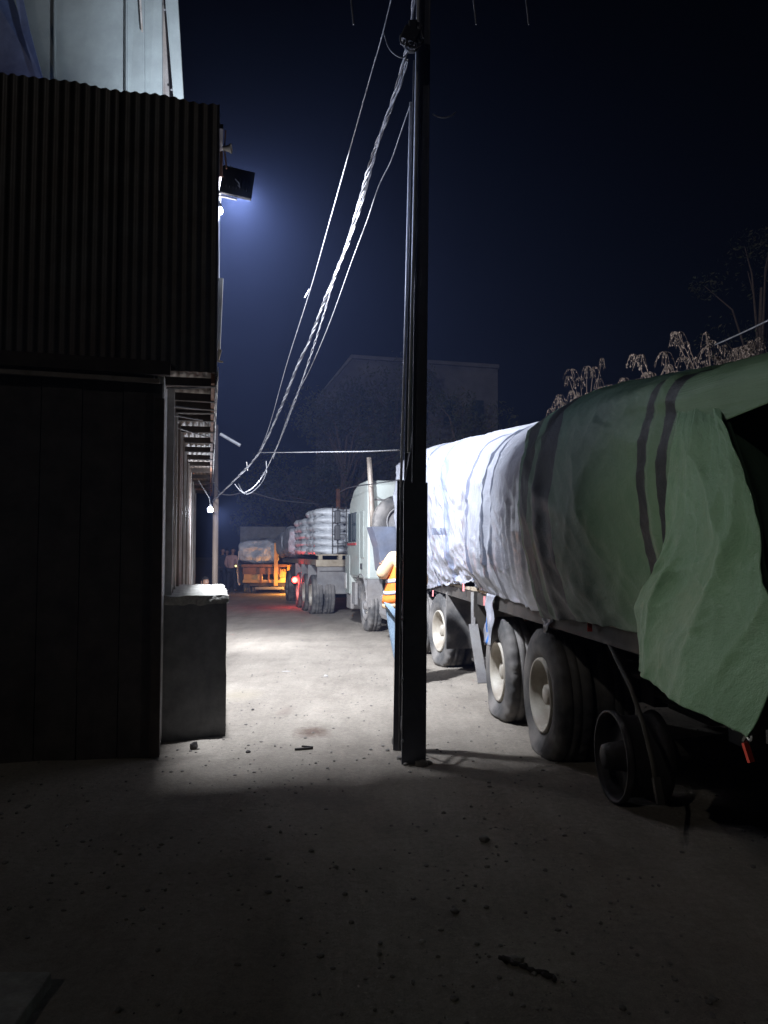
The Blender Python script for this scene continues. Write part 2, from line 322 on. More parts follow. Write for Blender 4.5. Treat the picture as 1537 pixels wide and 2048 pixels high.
g.f = [(i*ny+j, (i+1)*ny+j, (i+1)*ny+j+1, i*ny+j+1) for i in range(len(xs)-1) for j in range(ny-1)]
struct(g.obj('ground', gmat(), smooth=True))

# ------------------------------------------------------------------ left shed
LA = math.atan(.225)
shed = thing('tin_shed', 'dark two storey corrugated tin shed with overhanging upper floor, left of the lane', 'building', (-1.352, 6.2, 0), LA)
ca, sa = math.cos(LA), math.sin(LA)
def LW(u, s, z): return Vector((-1.352 + u * ca - s * sa, 6.2 + u * sa + s * ca, z))
Z0, LEN = 3.03, 13.4
ztop = P(432, 208, 6.2).z
# corrugated upper front (each sheet a part)
def corr_sheet(x0, x1, z0f, z1f, amp=.011, pitch=.076, y=0.0, jag=0):
    m = MB(); n = max(4, int((x1 - x0) / pitch * 6)); rows = 6
    def fn(i, j):
        x = x0 + (x1 - x0) * i; za, zb = z0f(x), z1f(x)
        z = za + (zb - za) * j
        if j > .99: z += .014 * math.sin(x / pitch * 2 * math.pi) + noise.noise(Vector((x * 3, 0, 0))) * .03
        return Vector((x, y + amp * math.sin(x / pitch * 2 * math.pi) + noise.noise(Vector((x * 1.3, z, 3))) * .012, z))
    return m.grid(fn, n, rows)
tl = lambda x: ztop + (-x) * .02
bl = lambda x: Z0 - .0 + .25 * min(1, max(0, (-x - .3) / 3)) * 0
for k in range(7):
    x1 = -k * .80 + (.015 if k else 0); x0 = -(k + 1) * .80
    corr_sheet(x0, x1, lambda x: Z0 - .01 * (k % 2), tl, y=-.012 * (k % 2)).obj('tin_sheet', M['tin'], shed, smooth=True)
# street side of the upper floor
for k in range(13):
    m = MB(); s0 = .03 + k * 1.03
    def fn(i, j):
        s = s0 + 1.06 * i; return Vector((-.006 + .01 * math.sin(s / .076 * 6.283) - .012 * (k % 2), s, Z0 + (ztop - .05 - Z0) * j))
    m.grid(fn, 60, 2).obj('tin_sheet', M['tin'], shed, smooth=True)
MB().add([(-5.6,.05,ztop-.12),(0.03,.05,ztop-.14),(.03,LEN,ztop-.14),(-5.6,LEN,ztop-.12),(-5.6,.05,ztop-.16),(0.03,.05,ztop-.18),(.03,LEN,ztop-.18),(-5.6,LEN,ztop-.16)],
    [(0,1,2,3),(4,7,6,5),(0,4,5,1),(1,5,6,2),(2,6,7,3),(3,7,4,0)]).obj('roof', M['tin'], shed)
# bottom beam with a lower trim that drops to the right
MB().beam((-5.6,-.03,3.12), (-.36,-.03,3.035), .06, .11).obj('beam', M['timber_dark'], shed)
MB().beam((-5.6,-.045,3.02), (-.44,-.045,2.93), .035, .035).obj('trim', M['soffit'], shed)
# lower front wall: dark boards
for k in range(14):
    x1 = -.42 - k * .30; MB().box((x1 - .148, .02 + .006 * (k % 2), 1.46), (.292, .04, 2.92)).obj('board', M['dark_wall'], shed)
MB().box((-.44,.02,1.4), (.07,.09,2.8)).obj('corner_post', M['timber_dark'], shed)
# white upright next to the corner and door surround, street wall
w = -.46
MB().box((w+.02,.36,1.52), (.05,.55,3.0)).obj('white_door', M['pale_paint'], shed)
MB().box((w+.06,.66,1.52), (.09,.06,3.0)).obj('door_post', M['pale_paint'], shed)
cols = ['brown_paint','timber','brown_paint','brown_paint','pale_paint','timber','red_paint','brown_paint','timber','brown_paint','grey_metal','brown_paint']
s = .72
for k in range(34):
    wd = rnd.uniform(.28, .52); zt = rnd.uniform(2.7, 2.98)
    MB().box((w + rnd.uniform(-.01, .03), s + wd/2, zt/2), (.035, wd - .012, zt)).obj('wall_board', M[cols[k % 12]], shed)
    if k % 2: MB().box((w + .06, s, 1.5), (.07, .06, 3.0)).obj('wall_post', M['timber' if k % 4 == 1 else 'pale_paint'], shed)
    s += wd
    if s > LEN - .3: break
MB().box((w - .06, LEN/2, 1.5), (.06, LEN, 3.0)).obj('back_wall', M['dark_wall'], shed)
# soffit sheets and joists
for k in range(16):
    s0 = .04 + k * .83; m = MB()
    def fn(i, j): 
        s = s0 + .83 * j; u = -.44 + .44 * i
        return Vector((u, s, Z0 + .045 + .008 * math.sin(u / .07 * 6.283) + noise.noise(Vector((u*3, s*2, 0))) * .03))
    m.grid(fn, 36, 6).obj('soffit_sheet', M['soffit'], shed, smooth=True)
for k, s in enumerate([.32,.95,1.35,1.62,2.1,2.9,3.8,4.7,5.6,6.5,7.5,8.6,9.8,11,12.4]):
    MB().beam((-.44, s, Z0 - .02), (-.005, s + rnd.uniform(-.05,.05), Z0 - .02), .06, .07).obj('joist', M['timber_dark'], shed)
for s0, s1 in ((.2,.42),(1.0,1.5),(1.5,2.2),(2.3,3.4)):
    MB().tube([(-.40, s0, Z0-.10), (-.22, (s0+s1)/2, Z0-.07), (-.06, s1, Z0-.03)], .008, 5).obj('loose_rod', M['cable_dark'], shed)
# ragged pale flashing along the eave
m = MB(); q = .02
def fl(i, j):
    s = .0 + LEN * i; return Vector((.012 + .006 * noise.noise(Vector((s*6,0,0))), s, Z0 + .05 - .085 * j + (.02 * noise.noise(Vector((s*9,5,0))) if j else 0)))
o = m.grid(fl, 240, 1).obj('eave_flashing', M['pale_paint'], shed); o.modifiers.new('t','SOLIDIFY').thickness = .006
MB().box((-.03, LEN/2+.1, Z0), (.03, LEN-.2, .09)).obj('fascia', M['rust'], shed)
# lit conduit and sheet strips on the corner
a, b = P(437.5, 402, 6.62), P(437, 556, 6.62)
MB().box((a+b)/2, (.022,.03,(a-b).length)).obj('conduit', M['galv']).parent = None
cnd = bpy.data.objects['conduit']; tag(cnd, 'pale vertical conduit running down the shed corner under the floodlight', 'conduit')
m = MB(); a0, a1 = P(434, 556, 6.62), P(446.5, 556, 6.62); b0, b1 = P(433, 700, 6.62), P(440.5, 700, 6.62)
m.add([a0, a1, b1, b0, a0+Vector((0,.02,0)), a1+Vector((0,.02,0)), b1+Vector((0,.02,0)), b0+Vector((0,.02,0))], [(0,1,2,3),(4,7,6,5),(0,4,5,1),(1,5,6,2),(2,6,7,3),(3,7,4,0)])
o = m.obj('metal_strip', M['pale_paint']); tag(o, 'bent pale metal strip hanging on the shed corner below the conduit', 'flashing')
m = MB(); c0 = P(438, 700, 6.6)
m.box(c0 + Vector((0,0,-.045)), (.028,.02,.10), Matrix.Rotation(.25,3,'Y')).box(c0 + Vector((.012,0,-.10)), (.05,.02,.012), Matrix.Rotation(.15,3,'Y'))
m.parent = None; mo = m.obj('torn_end', M['plank'], o)

# floodlight seen from behind
fc = P(475, 366, 6.75)
fl_t = thing('floodlight', 'square black floodlight on the shed corner, seen from behind', 'floodlight', fc, 0)
fdir = Vector((-.2, .92, -.33)).normalized()
rotq = (-fdir).to_track_quat('Z', 'Y')
hm = Matrix.Rotation(R(4), 3, 'Y') @ Matrix.Rotation(R(-14), 3, 'X') @ Matrix.Rotation(R(14), 3, 'Z')
MB().box((0,0,0), (.285,.035,.285), hm).obj('housing', M['black'], fl_t, bevel=.006)
m = MB()
for k in range(7): m.box(hm @ Vector((-.09 + .03 * k, -.028, 0)), (.004,.03,.16), hm)
m.obj('heat_sink', M['black'], fl_t)
MB().box(hm @ Vector((0,.0205,0)), (.25,.004,.25), hm).obj('lens', M['lens_white'], fl_t)
MB().tube([hm @ Vector((-.02,-.045,.0)), hm @ Vector((.015,-.07,-.05)), hm @ Vector((.03,-.06,-.09)), hm @ Vector((.01,-.05,-.06))], .005, 6).obj('cord', M['cable'], fl_t)
MB().beam((-.17,-.02,-.12), (0,-.01,-.155), .03, .012).beam((-.17,.02,.13),(-.05,.0,.15),.02,.01).obj('bracket', M['steel_blue'], fl_t)
ld = bpy.data.lights.new('floodlight_beam', 'AREA'); ld.shape = 'RECTANGLE'; ld.size = .24; ld.size_y = .24; ld.energy = 1750; ld.color = (.84,.89,1)
lo = bpy.data.objects.new('floodlight_beam', ld); COL.objects.link(lo); lo.location = fc + Vector((-.01,.06,0)) + fdir * .05
lo.rotation_euler = rotq.to_euler()
# bulb below the floodlight
bc = P(441, 421, 6.42)
bt = thing('bulb', 'small bare white bulb glowing below the floodlight on the shed corner', 'bulb', bc)
MB().lathe([(-.035,.001),(-.03,.014),(-.012,.024),(.01,.022),(.03,.011)], 16, 'Z').obj('glass', M['lens_white'], bt, smooth=True)
MB().lathe([(.03,.012),(.06,.012),(.06,.001)], 12, 'Z').obj('socket', M['black'], bt)
def plight(name, loc, e, col, r=.03, spot=None, d=None, blend=.5):
    l = bpy.data.lights.new(name, 'SPOT' if spot else 'POINT'); l.energy = e; l.color = col; l.shadow_soft_size = r
    if spot: l.spot_size = spot; l.spot_blend = blend
    o = bpy.data.objects.new(name, l); COL.objects.link(o); o.location = loc
    if d is not None: o.rotation_euler = Vector(d).to_track_quat('-Z', 'Y').to_euler()
    return o
plight('bulb_light', bc + Vector((.06,.0,-.05)), 120, (.55,.67,1), .04, spot=R(118), d=(1,-.22,.12), blend=.8)
plight('bulb_glow', bc + Vector((.03,-.02,-.06)), 7, (.62,.73,1), .03)
# siren horn and rod
ht = thing('siren_horn', 'small beige horn on a rod above the floodlight', 'horn', P(454, 297, 6.55))
MB().lathe([(-.035,.012),(-.03,.022),(.0,.024),(.02,.03),(.035,.042),(.04,.043),(.03,.028),(.0,.012)], 20, 'X').obj('horn', M['plank'], ht, smooth=True)
MB().tube([(0,0,-.18),(-.02,0,0),(-.012,0,.16)], .007, 6).obj('rod', M['rust'], ht)
MB().box((-.05,0,-.14), (.03,.03,.22)).obj('mount', M['rust'], ht)
# far LED bulb under the eave
lc = P(421, 1019, 13.2)
t = thing('led_bulb', 'dazzling white LED bulb hanging at the far end of the shed eave', 'bulb', lc)
MB().lathe([(-.05,.001),(-.045,.03),(-.02,.047),(.015,.04),(.045,.02)], 20, 'Z').obj('glass', M['lens_led'], t, smooth=True)
MB().lathe([(.045,.02),(.09,.02),(.09,.001)], 12, 'Z').obj('socket', M['black'], t)
MB().tube([(0,0,.09),(-.02,0,.2),(-.16,-.2,.48)], .006, 5).obj('cord', M['cable_dark'], t)
plight('led_light', lc + Vector((.04,-.08,-.06)), 90, (.80,.87,1), .05)
plight('led_beam', lc + Vector((.07,.0,-.07)), 600, (.85,.90,1), .05, spot=R(165), d=(.75,.45,-.35), blend=.6)
# bracket lamp arm and dark post beyond the shed
m = MB(); m.tube([P(441, 868, 16), P(481, 891, 16)], .035, 8)
tag(m.obj('tube_lamp', M['galv']), 'unlit pale tube lamp slanting above the wires near the shed end', 'lamp')
m = MB(); pb = P(434, 905, 18.6); m.tube([(pb.x, pb.y, 0), (pb.x, pb.y, 2.2), (pb.x - .02, pb.y, P(434, 850, 18.6).z)], [.07,.06,.05], 10)
tag(m.obj('lamp_post', M['timber_dark']), 'slim concrete post at the far end of the shed', 'post')
m = MB(); pb = P(431, 1100, 16.2); m.tube([(pb.x, pb.y, 0), (pb.x, pb.y, 1.5), (pb.x, pb.y, 2.7)], .06, 10)
tag(m.obj('eave_post', M['timber']), 'pale round post just below the glowing LED bulb', 'post')
# concrete block with pale mortar cap
blk = thing('concrete_plinth', 'waist high concrete plinth with chipped pale mortar top at the shed corner', 'plinth', LW(-.16, .52, 0), LA)
m = MB()
def bodyf(n):
    pass
bm = bmesh.new(); bmesh.ops.create_cube(bm, size=1)
bmesh.ops.scale(bm, vec=(.54, 2.35, 1.16), verts=bm.verts); bmesh.ops.translate(bm, vec=(0, 1.175, .56), verts=bm.verts)
bmesh.ops.subdivide_edges(bm, edges=bm.edges, cuts=14, use_grid_fill=True)
for v in bm.verts:
    n_ = noise.noise_vector(v.co * 4) * .006 + noise.noise_vector(v.co * 17) * .004; v.co += n_
me = bpy.data.meshes.new('body'); bm.to_mesh(me); bm.free(); me.materials.append(M['concrete']); o = bpy.data.objects.new('body', me); COL.objects.link(o); o.parent = blk
bm = bmesh.new(); bmesh.ops.create_cube(bm, size=1)
bmesh.ops.scale(bm, vec=(.57, 2.4, .07), verts=bm.verts); bmesh.ops.translate(bm, vec=(0, 1.175, 1.175), verts=bm.verts)
bmesh.ops.subdivide_edges(bm, edges=bm.edges, cuts=30, use_grid_fill=True)
for v in bm.verts:
    k = noise.noise(v.co * 9); e = noise.noise(v.co * 26)
    v.co += Vector((.008 * k + .006 * e, .012 * k + .006 * e, .010 * noise.noise(v.co * 12 + Vector((9,0,0))) + .004 * e))
    if v.co.z < 1.16: v.co.z += .03 * noise.noise(Vector((v.co.x * 9, v.co.y * 9, 7))) - .004
me = bpy.data.meshes.new('mortar_cap'); bm.to_mesh(me); bm.free(); me.materials.append(M['mortar']); o = bpy.data.objects.new('mortar_cap', me); COL.objects.link(o); o.parent = blk

# added pale slab standing in for a lit patch of ground, bottom left
a = P(-60, 1962, 2.95); 
m = MB(); q = [P(-300, 1962, 2.93), P(104, 1962, 2.93), P(14, 2060, 2.56), P(-300, 2060, 2.56)]
q = [(p.x, p.y) for p in q]; m.prism(q, -.05, .045)
tag(m.obj('lit_patch_slab', M['mortar'], bevel=.008), 'added flat pale slab standing in for lit ground in the bottom left corner', 'slab')

# tall clad building behind the shed
YB = 10.0
tb = thing('clad_building', 'tall building with grey green sheet cladding rising behind the shed roof', 'building', (0,0,0))
bpx = [(-420,-420),(-60,-60),(108,108),(250,250),(291,286),(326,322)]
yoff = [0,.0,.03,-.05,.02,-.04]
tops = -420
for k in range(5):
    (b0, t0), (b1, t1) = bpx[k], bpx[k+1]; d = yoff[k]
    q = [P(b0, 420, YB + d), P(b1, 420, YB + d), P(t1, -330, YB + yoff[k+1] * .5 + d * .5), P(t0, -330, YB + d)]
    m = MB(); m.add(q + [p + Vector((0,.04,0)) for p in q], [(0,1,2,3),(4,7,6,5),(0,4,5,1),(1,5,6,2),(2,6,7,3),(3,7,4,0)])
    m.obj('cladding_panel', M['cladding'], tb)
def quad(pts, th=.03):
    m = MB(); n = len(pts); m.add(pts + [p + Vector((0, th, 0)) for p in pts], [tuple(range(n)), tuple(range(2*n-1, n-1, -1))] + [(i, (i+1) % n, n+(i+1) % n, n+i) for i in range(n)]); return m
quad([P(326, 420, YB + .12), P(352, 420, YB + .3), P(344, 190, YB + .3), P(329, 20, YB + .1), P(322,-330,YB+.1), P(318,-330,YB+.1), P(322, 190, YB + .12)]).obj('recess', M['grey_metal'], tb)
quad([P(350, 420, YB - .05), P(379, 420, YB - .02), P(367, 190, YB - .02), P(356, 0, YB - .02), P(345,-330,YB), P(318,-330,YB-.05), P(331, 0, YB - .05), P(347, 190, YB - .05)]).obj('corner_trim', M['cladding'], tb)
for px0, px1 in ((252,254.5),(108,110)):
    quad([P(px0, 420, YB-.08), P(px1, 420, YB-.08), P(px1+1, -330, YB-.08), P(px0, -330, YB-.08)], .04).obj('seam', M['cladding'], tb)
quad([P(283,62,YB-.12), P(286,63,YB-.12), P(279,-60,YB-.12), P(275,-60,YB-.12)], .02).obj('batten', M['pale_paint'], tb)
for px, py in ((330,20),(344,180),(355,250)): MB().lathe([(-.012,.001),(-.01,.014),(.0,.014)], 8, 'Y', P(px, py, YB-.055)).obj('screw', M['galv'], tb)
rb = Matrix.Rotation(LA, 3, 'Z'); bc_ = P(368, 200, YB + .1); MB().box(Vector((bc_.x, bc_.y, 5.5)) + rb @ Vector((-3.5, 3.55, 0)), (6.2, 3.6, 14), rb).obj('body', M['dark_wall'], tb)
quad([P(-60, 200, 9.7), P(92, 175, 9.6), P(60, 90, 9.65), P(28, 0, 9.7), P(14,-90,9.7), P(-60, -90, 9.7)], .01).obj('plastic_sheet', M['cladding_blue'])
tag(bpy.data.objects['plastic_sheet'], 'bluish plastic sheet hanging across the clad wall in the top left corner', 'sheet')
quad([P(20, -60, 9.55), P(34,-60,9.55), P(60, 60, 9.5), P(92, 178, 9.5), P(80, 178, 9.5), P(44, 60, 9.52)], .015).obj('fold', M['cladding_blue'], bpy.data.objects['plastic_sheet'])
t = thing('wall_lamp', 'lit lamp hidden behind the tin parapet, washing the clad wall above', 'lamp', P(322, 290, 8.8))
MB().box((0,.03,0), (.16,.05,.07)).obj('housing', M['black'], t); MB().box((0,-.0,.045), (.12,.05,.01)).obj('lens', M['lens_white'], t)
plight('wall_lamp_light', P(318, 275, 9.2) + Vector((0,.0,.12)), 3.6, (.80,.95,1), .08)
plight('yard_lamp_light', P(-30, 260, 9.0) + Vector((0,0,0)), 5, (.32,.42,1), .1)
t = thing('yard_lamp', 'bluish yard lamp hidden behind the tin parapet at the far left', 'lamp', P(-30, 300, 9.0)); MB().box((0,0,-.05), (.16,.1,.06)).obj('housing', M['black'], t)

# ------------------------------------------------------------------ lattice pole
pole = thing('lattice_pole', 'tall black steel lattice pole of two channels standing in the middle of the lane', 'pole', (.22, 5.9, 0))
def prel(p): return Vector(p) - Vector((.22, 5.9, 0))
def channel(base, top, w, d, th=.012, open_back=True):
    """web faces -Y, flanges go back"""
    m = MB(); base, top = Vector(base), Vector(top)
    m.beam(base, top, w, th, up=(0,1,0)) if False else None
    def slab(x0, x1, y0, y1):
        vs = [p + Vector((x, y, 0)) for p in (base, top) for x, y in ((x0,y0),(x1,y0),(x1,y1),(x0,y1))]
        m.add(vs, [(0,3,2,1),(4,5,6,7),(0,1,5,4),(1,2,6,5),(2,3,7,6),(3,0,4,7)])
    slab(-w/2+th, w/2-th, 0, th); slab(-w/2, -w/2+th, -.002, d); slab(w/2-th, w/2, -.002, d)
    return m
zA = P(830, 965, 5.87).z
bA = prel((P(828, 1522, 5.87).x, 5.87, -.02)); tA = prel(P(832, 965, 5.87))
channel(bA, tA, .182, .075).obj('channel', M['pole'], pole, bevel=.003)
bA2 = prel((P(833, 1522, 5.9).x, 5.9, .0)); tA2 = prel(P(850, -180, 5.92))
channel(bA2, tA2, .108, .06).obj('channel', M['pole'], pole, bevel=.003)
# added pale rods standing in for lamplight on the channels' left edges
def strip(pa, pb, w=.012, d=.05, m_='galv'):
    MB().beam(prel(pa), prel(pb), w, d, up=(0,1,0)).obj('edge_strip', M[m_], pole)
def pipe(pa, pb, r_, m_='pipe'):  # added rod, drawn where a channel edge catches the lamp
    MB().tube([prel(pa), prel(Vector(pa).lerp(Vector(pb), .5)) + Vector((.004,0,0)), prel(pb)], r_, 10).obj('lit_edge_rod', M[m_], pole, smooth=True)
pipe(P(799, 1500, 5.86), P(801.5, 975, 5.86), .006, 'cable')
pipe(P(818, 905, 5.86), P(838.5, -120, 5.86), .0125)
pipe(P(801.5, 1000, 6.26), P(822, 205, 6.15), .0115)
bB = prel((P(809, 1492, 6.3).x, 6.3, 0)); tB = prel(P(817, 960, 6.3)); tB2 = prel(P(836, 120, 6.05))
channel(bB, tB, .18, .07).obj('channel', M['pole'], pole, bevel=.003)
channel(tB, tB2, .07, .05).obj('channel', M['pole'], pole, bevel=.003)
# lacing bars between the channels
zz = .12; side = 0
while zz < 2.3:
    nx = zz + .48
    def at_(b0, t0, z): 
        f = (z - b0.z) / (t0.z - b0.z); return b0.lerp(t0, f)
    fr = lambda z: at_(bA2, tA2, z) + Vector((0,.04,0))
    bk = lambda z: (at_(bB, tB, z) if z < tB.z else at_(tB, tB2, min(z, tB2.z))) + Vector((0,.0,0))
    for off in (-.045,.045):
        p0, p1 = (fr(zz), bk(nx)) if side else (bk(zz), fr(nx))
        MB().beam(p0 + Vector((off,0,0)), p1 + Vector((off,0,0)), .006, .04).obj('lacing_bar', M['pole'], pole)
    zz = nx; side = 1 - side
MB().box(bB + Vector((.02,-.02,.22)), (.12,.05,.10)).obj('clamp', M['pole'], pole)
for k in range(5):
    MB().lathe([(-.012,.001),(-.011,.012),(0,.012)], 6, 'Y', prel(P(805 + k*0, 1000 + 0*k, 5.86)) + Vector((0,0,-k*.45))).obj('bolt', M['galv'], pole)
# crossarm and insulators above the frame
MB().beam(prel((-.55, 5.85, 6.42)), prel((2.3, 5.95, 6.42)), .09, .09).obj('crossarm', M['pole'], pole)
ins_prof = [(0,.012),(.0,.05),(-.03,.055),(-.035,.02),(-.07,.02),(-.075,.048),(-.10,.052),(-.105,.018),(-.16,.016),(-.16,.001)]
for px in (945, 1050, 700):
    ip = P(px, 8, 5.95); c = prel((ip.x, 5.95, 6.37))
    i_ = thing('insulator', {945:'dark hanging insulator just right of the pole top', 1050:'dark hanging insulator farthest right at the top of the photo', 700:'dark insulator hanging left of the pole top'}[px], 'insulator', (ip.x, 5.95, 6.37), 0, 'insulators below the crossarm')
    MB().lathe([(a * 1.8, r) for a, r in ins_prof], 14, 'Z').obj('discs', M['far_wall'], i_, smooth=True)
    MB().tube([(0,0,-.28),(.01,0,-.40),(.03,0,-.60)], .006, 5).obj('wire_tail', M['cable'], i_)
# clamp knot near the top
kt = thing('cable_knot', 'dark knot of clamps and looped cable ends high on the pole', 'cable clamp', P(826, 75, 5.8))
for k in range(7):
    r_ = rnd.uniform(.03,.07); c = Vector((rnd.uniform(-.05,.05), rnd.uniform(-.05,.0), rnd.uniform(-.08,.1)))
    pts = [c + Vector((math.cos(q) * r_, math.sin(q) * .02, math.sin(q) * r_ * 1.4)) for q in [i * .55 for i in range(12)]]
    MB().tube(pts, .008, 6).obj('loop', M['cable_dark'], kt)
MB().box((-.02,-.0,0), (.13,.10,.11), Matrix.Rotation(.4,3,'Y')).box((0,.02,.02), (.07,.12,.2)).obj('clamp', M['black'], kt, bevel=.01)

def curve3(pts2d, Y0, Y1, n=10):
    """2D picture polyline -> 3D with inverse depth varying along it, smoothed"""
    P2 = [Vector((x, y, 0)) for x, y in pts2d]; L_ = [0]
    for a, b in zip(P2, P2[1:]): L_.append(L_[-1] + (b - a).length)
    out = []; m = len(P2)
    for i in range(m - 1):
        p0, p1, p2, p3 = P2[max(i-1,0)], P2[i], P2[i+1], P2[min(i+2,m-1)]
        for k in range(n):
            t = k / n
            q = .5 * ((2*p1) + (p2-p0)*t + (2*p0-5*p1+4*p2-p3)*t*t + (3*p1-p0-3*p2+p3)*t*t*t)
            f = (L_[i] + (L_[i+1]-L_[i]) * t) / L_[-1]
            Y = 1 / ((1-f)/Y0 + f/Y1); out.append(P(q.x, q.y, Y))
    out.append(P(P2[-1].x, P2[-1].y, Y1)); return out
def wire(name, pts2d, Y0, Y1, r, m_, label, cat='cable', group=None, n=10):
    return tag(MB().tube(curve3(pts2d, Y0, Y1, n), r, 6).obj(name, M[m_], smooth=True), label, cat, group)
def twisted(name, pts2d, Y0, Y1, r, rad, pitch, label, mats=('cable','cable')):
    c = curve3(pts2d, Y0, Y1, 60); t = None; root = thing(name, label, 'cable', c[0]); dist = 0; seq = []
    for i, p in enumerate(c):
        if i: dist += (p - c[i-1]).length
        seq.append(dist)
    for k, mm in enumerate(mats):
        pts = []; rr = []
        for i, p in enumerate(c):
            tn = (c[min(i+1, len(c)-1)] - c[max(i-1,0)]).normalized(); a = tn.orthogonal().normalized(); b = tn.cross(a)
            q = seq[i] / pitch * 6.283 + 2.2 * noise.noise(p * 1.3) + k * 6.283 / len(mats)
            pts.append(p - c[0] + (a * math.cos(q) + b * math.sin(q)) * rad * (1 + .9 * noise.noise(p * 3)))
        MB().tube(pts, r, 6).obj('strand', M[mm], root, smooth=True)
    return root
wire('service_wire', [(786,-15),(765,70),(742,150),(700,300),(655,460),(621,580),(575,725),(540,850),(519,903)], 5.85, 14.0, .0055, 'cable', 'leftmost pale overhead wire, running alone from the top of the photo')
twisted('twisted_cable', [(829,-15),(822,60),(806,130),(782,215),(750,300),(722,395),(690,500),(652,595),(620,680),(597,728),(560,820),(519,905),(470,960),(425,1003)], 5.85, 15.5, .0085, .0095, .42, 'thick pale twisted cable bundle, brightest of the overhead lines', ('cable','cable','cable_dark'))
twisted('twin_cable', [(815,120),(800,175),(772,235),(748,320),(728,395),(700,480),(672,550),(640,655),(600,775),(556,890),(520,960),(490,984),(478,968)], 5.95, 14.5, .005, .007, .37, 'thin double cable just right of the thick twisted bundle')
wire('service_wire', [(821,210),(803,262),(783,320),(758,372),(735,440),(705,520),(662,640),(622,735),(587,805),(552,902),(547,918)], 6.1, 14.5, .005, 'cable', 'rightmost overhead wire, leaving the pole halfway up')
wire('cross_wire', [(516,905),(570,905),(660,904),(740,903),(800,900)], 14.0, 6.35, .006, 'cable', 'thin level wire from the cable junction to the pole')
wire('drop_loop', [(768,65),(778,95),(792,110),(806,115),(815,108)], 5.75, 5.8, .005, 'cable', 'small looped wire hanging left of the pole top')
wire('drop_loop', [(866,228),(878,234),(892,235),(905,230),(912,224)], 5.9, 5.95, .005, 'cable', 'short arc of wire curving to the right of the pole')
wire('slack_wire', [(470,968),(482,982),(496,988),(512,978),(526,962),(533,945)], 14, 14.5, .006, 'cable', 'slack loop of cable below the wire junction')
wire('slack_wire', [(428,965),(440,985),(460,990),(500,985),(560,1000),(640,1008)], 15, 19, .012, 'cable_dark', 'sagging dark wire behind the wire junction')
wire('far_wire', [(678,985),(700,975),(745,968),(800,960)], 17, 13, .010, 'cable_dark', 'thin wire just above the white truck cab')
wire('far_wire', [(1430,690),(1480,668),(1537,641),(1560,630)], 12, 9, .012, 'cable', 'faint wire at the right edge above the green tarp')
m = MB(); c = P(613, 590, 8.2)
m.beam(c + Vector((.03,0,.06)), c + Vector((-.015,0,-.03)), .022, .004); tag(m.obj('cloth_scrap', M['pale_paint']), 'pale scrap caught on the leftmost overhead wire', 'scrap')
m = MB(); c = P(494, 935, 14.2); m.beam(c + Vector((0,0,.1)), c + Vector((.02,0,-.06)), .06, .01); tag(m.obj('cloth_scrap', M['pale_paint']), 'pale scrap dangling from the cable near its junction', 'scrap')
m = MB(); c = P(533, 935, 14.4); m.beam(c + Vector((0,0,.12)), c + Vector((.01,0,-.1)), .03, .01); tag(m.obj('cloth_scrap', M['cable']), 'thin grey scrap hanging from the slack loop of cable', 'scrap')
for (pxa, pya, pxb, pyb) in ((816,745,819,770),(815,640,812,690),(816,900,812,925)):
    pass

# ------------------------------------------------------------------ wheels
def tyre_mb(Rr=.525, w=.27, rin=.29, sag=.05, x0=0.0, n=108, flat=True):
    """outer face at x=x0, body towards +x"""
    prof = [(.035,rin),(.012,rin+.02),(-.002,rin+.06),(-.012,rin+.12),(-.010,Rr-.09),(.004,Rr-.045),(.018,Rr-.018),(.03,Rr-.002),(.05,Rr),(.09,Rr),(.096,Rr-.016),(.106,Rr-.016),(.112,Rr),(.158,Rr),(.164,Rr-.016),(.174,Rr-.016),(.18,Rr),(w-.05,Rr),(w-.03,Rr-.002),(w-.012,Rr-.03),(w+.004,Rr-.09),(w+.01,rin+.12),(w,rin+.05),(w-.035,rin)]
    def fn(i, k):
        if i in (6,7,8) or i in (17,18): return -.017 if k % 4 == 0 else 0
        return 0
    m = MB().lathe([(a + x0, r) for a, r in prof], n, 'X', fn=fn)
    fl = -(Rr - sag)
    for v in m.v:
        d = fl + .10 - v.z
        if v.z < fl + .14:
            q = max(0, min(1, (fl + .14 - v.z) / .14)); xc = x0 + w / 2
            v.x = xc + (v.x - xc) * (1 + .22 * q * (1 if sag > .03 else .3))
        if v.z < fl: v.z = fl + .004 * noise.noise(v * 9)
    return m
def rim_mb(rin=.292, depth=.17, hub=.05, x0=0.0):
    m = MB().lathe([(.05,rin),(.012,rin),(-.002,rin-.008),(.0,rin-.022),(.03,rin-.03),(.06,rin-.045),(.10,rin-.05),(depth-.01,rin-.055),(depth,rin-.08),(depth-.004,.20),(depth-.035,.17),(depth-.04,.12),(depth-.045,.085),(hub,.078),(hub-.01,.06),(hub-.012,.001)], 48, 'X', (x0,0,0))
    return m
TY = tyre_mb().mesh('tyre', M['rubber'], True); TYI = tyre_mb(x0=.31).mesh('inner_tyre', M['rubber'], True)
TYF = tyre_mb(sag=.10).mesh('flat_tyre', M['rubber'], True)
TYA = tyre_mb(sag=.02).mesh('front_tyre', M['rubber'], True)
RM = rim_mb().mesh('rim', M['rim'], True); RMD = rim_mb(depth=.10, hub=-.02).mesh('rim', M['grey_metal'], True)
RBARE = MB().lathe([(.04,.285),(-.0,.285),(-.0,.27),(.03,.262),(.09,.25),(.20,.25),(.26,.262),(.30,.285),(.30,.265),(.20,.235),(.10,.235),(.09,.10),(.085,.06)], 40, 'X').mesh('rim', M['rim_dark'], True)
HB = MB().lathe([(.10,.10),(.0,.085),(-.04,.075),(-.05,.05),(-.05,.001)], 24, 'X').mesh('hub', M['rim_dark'], True)
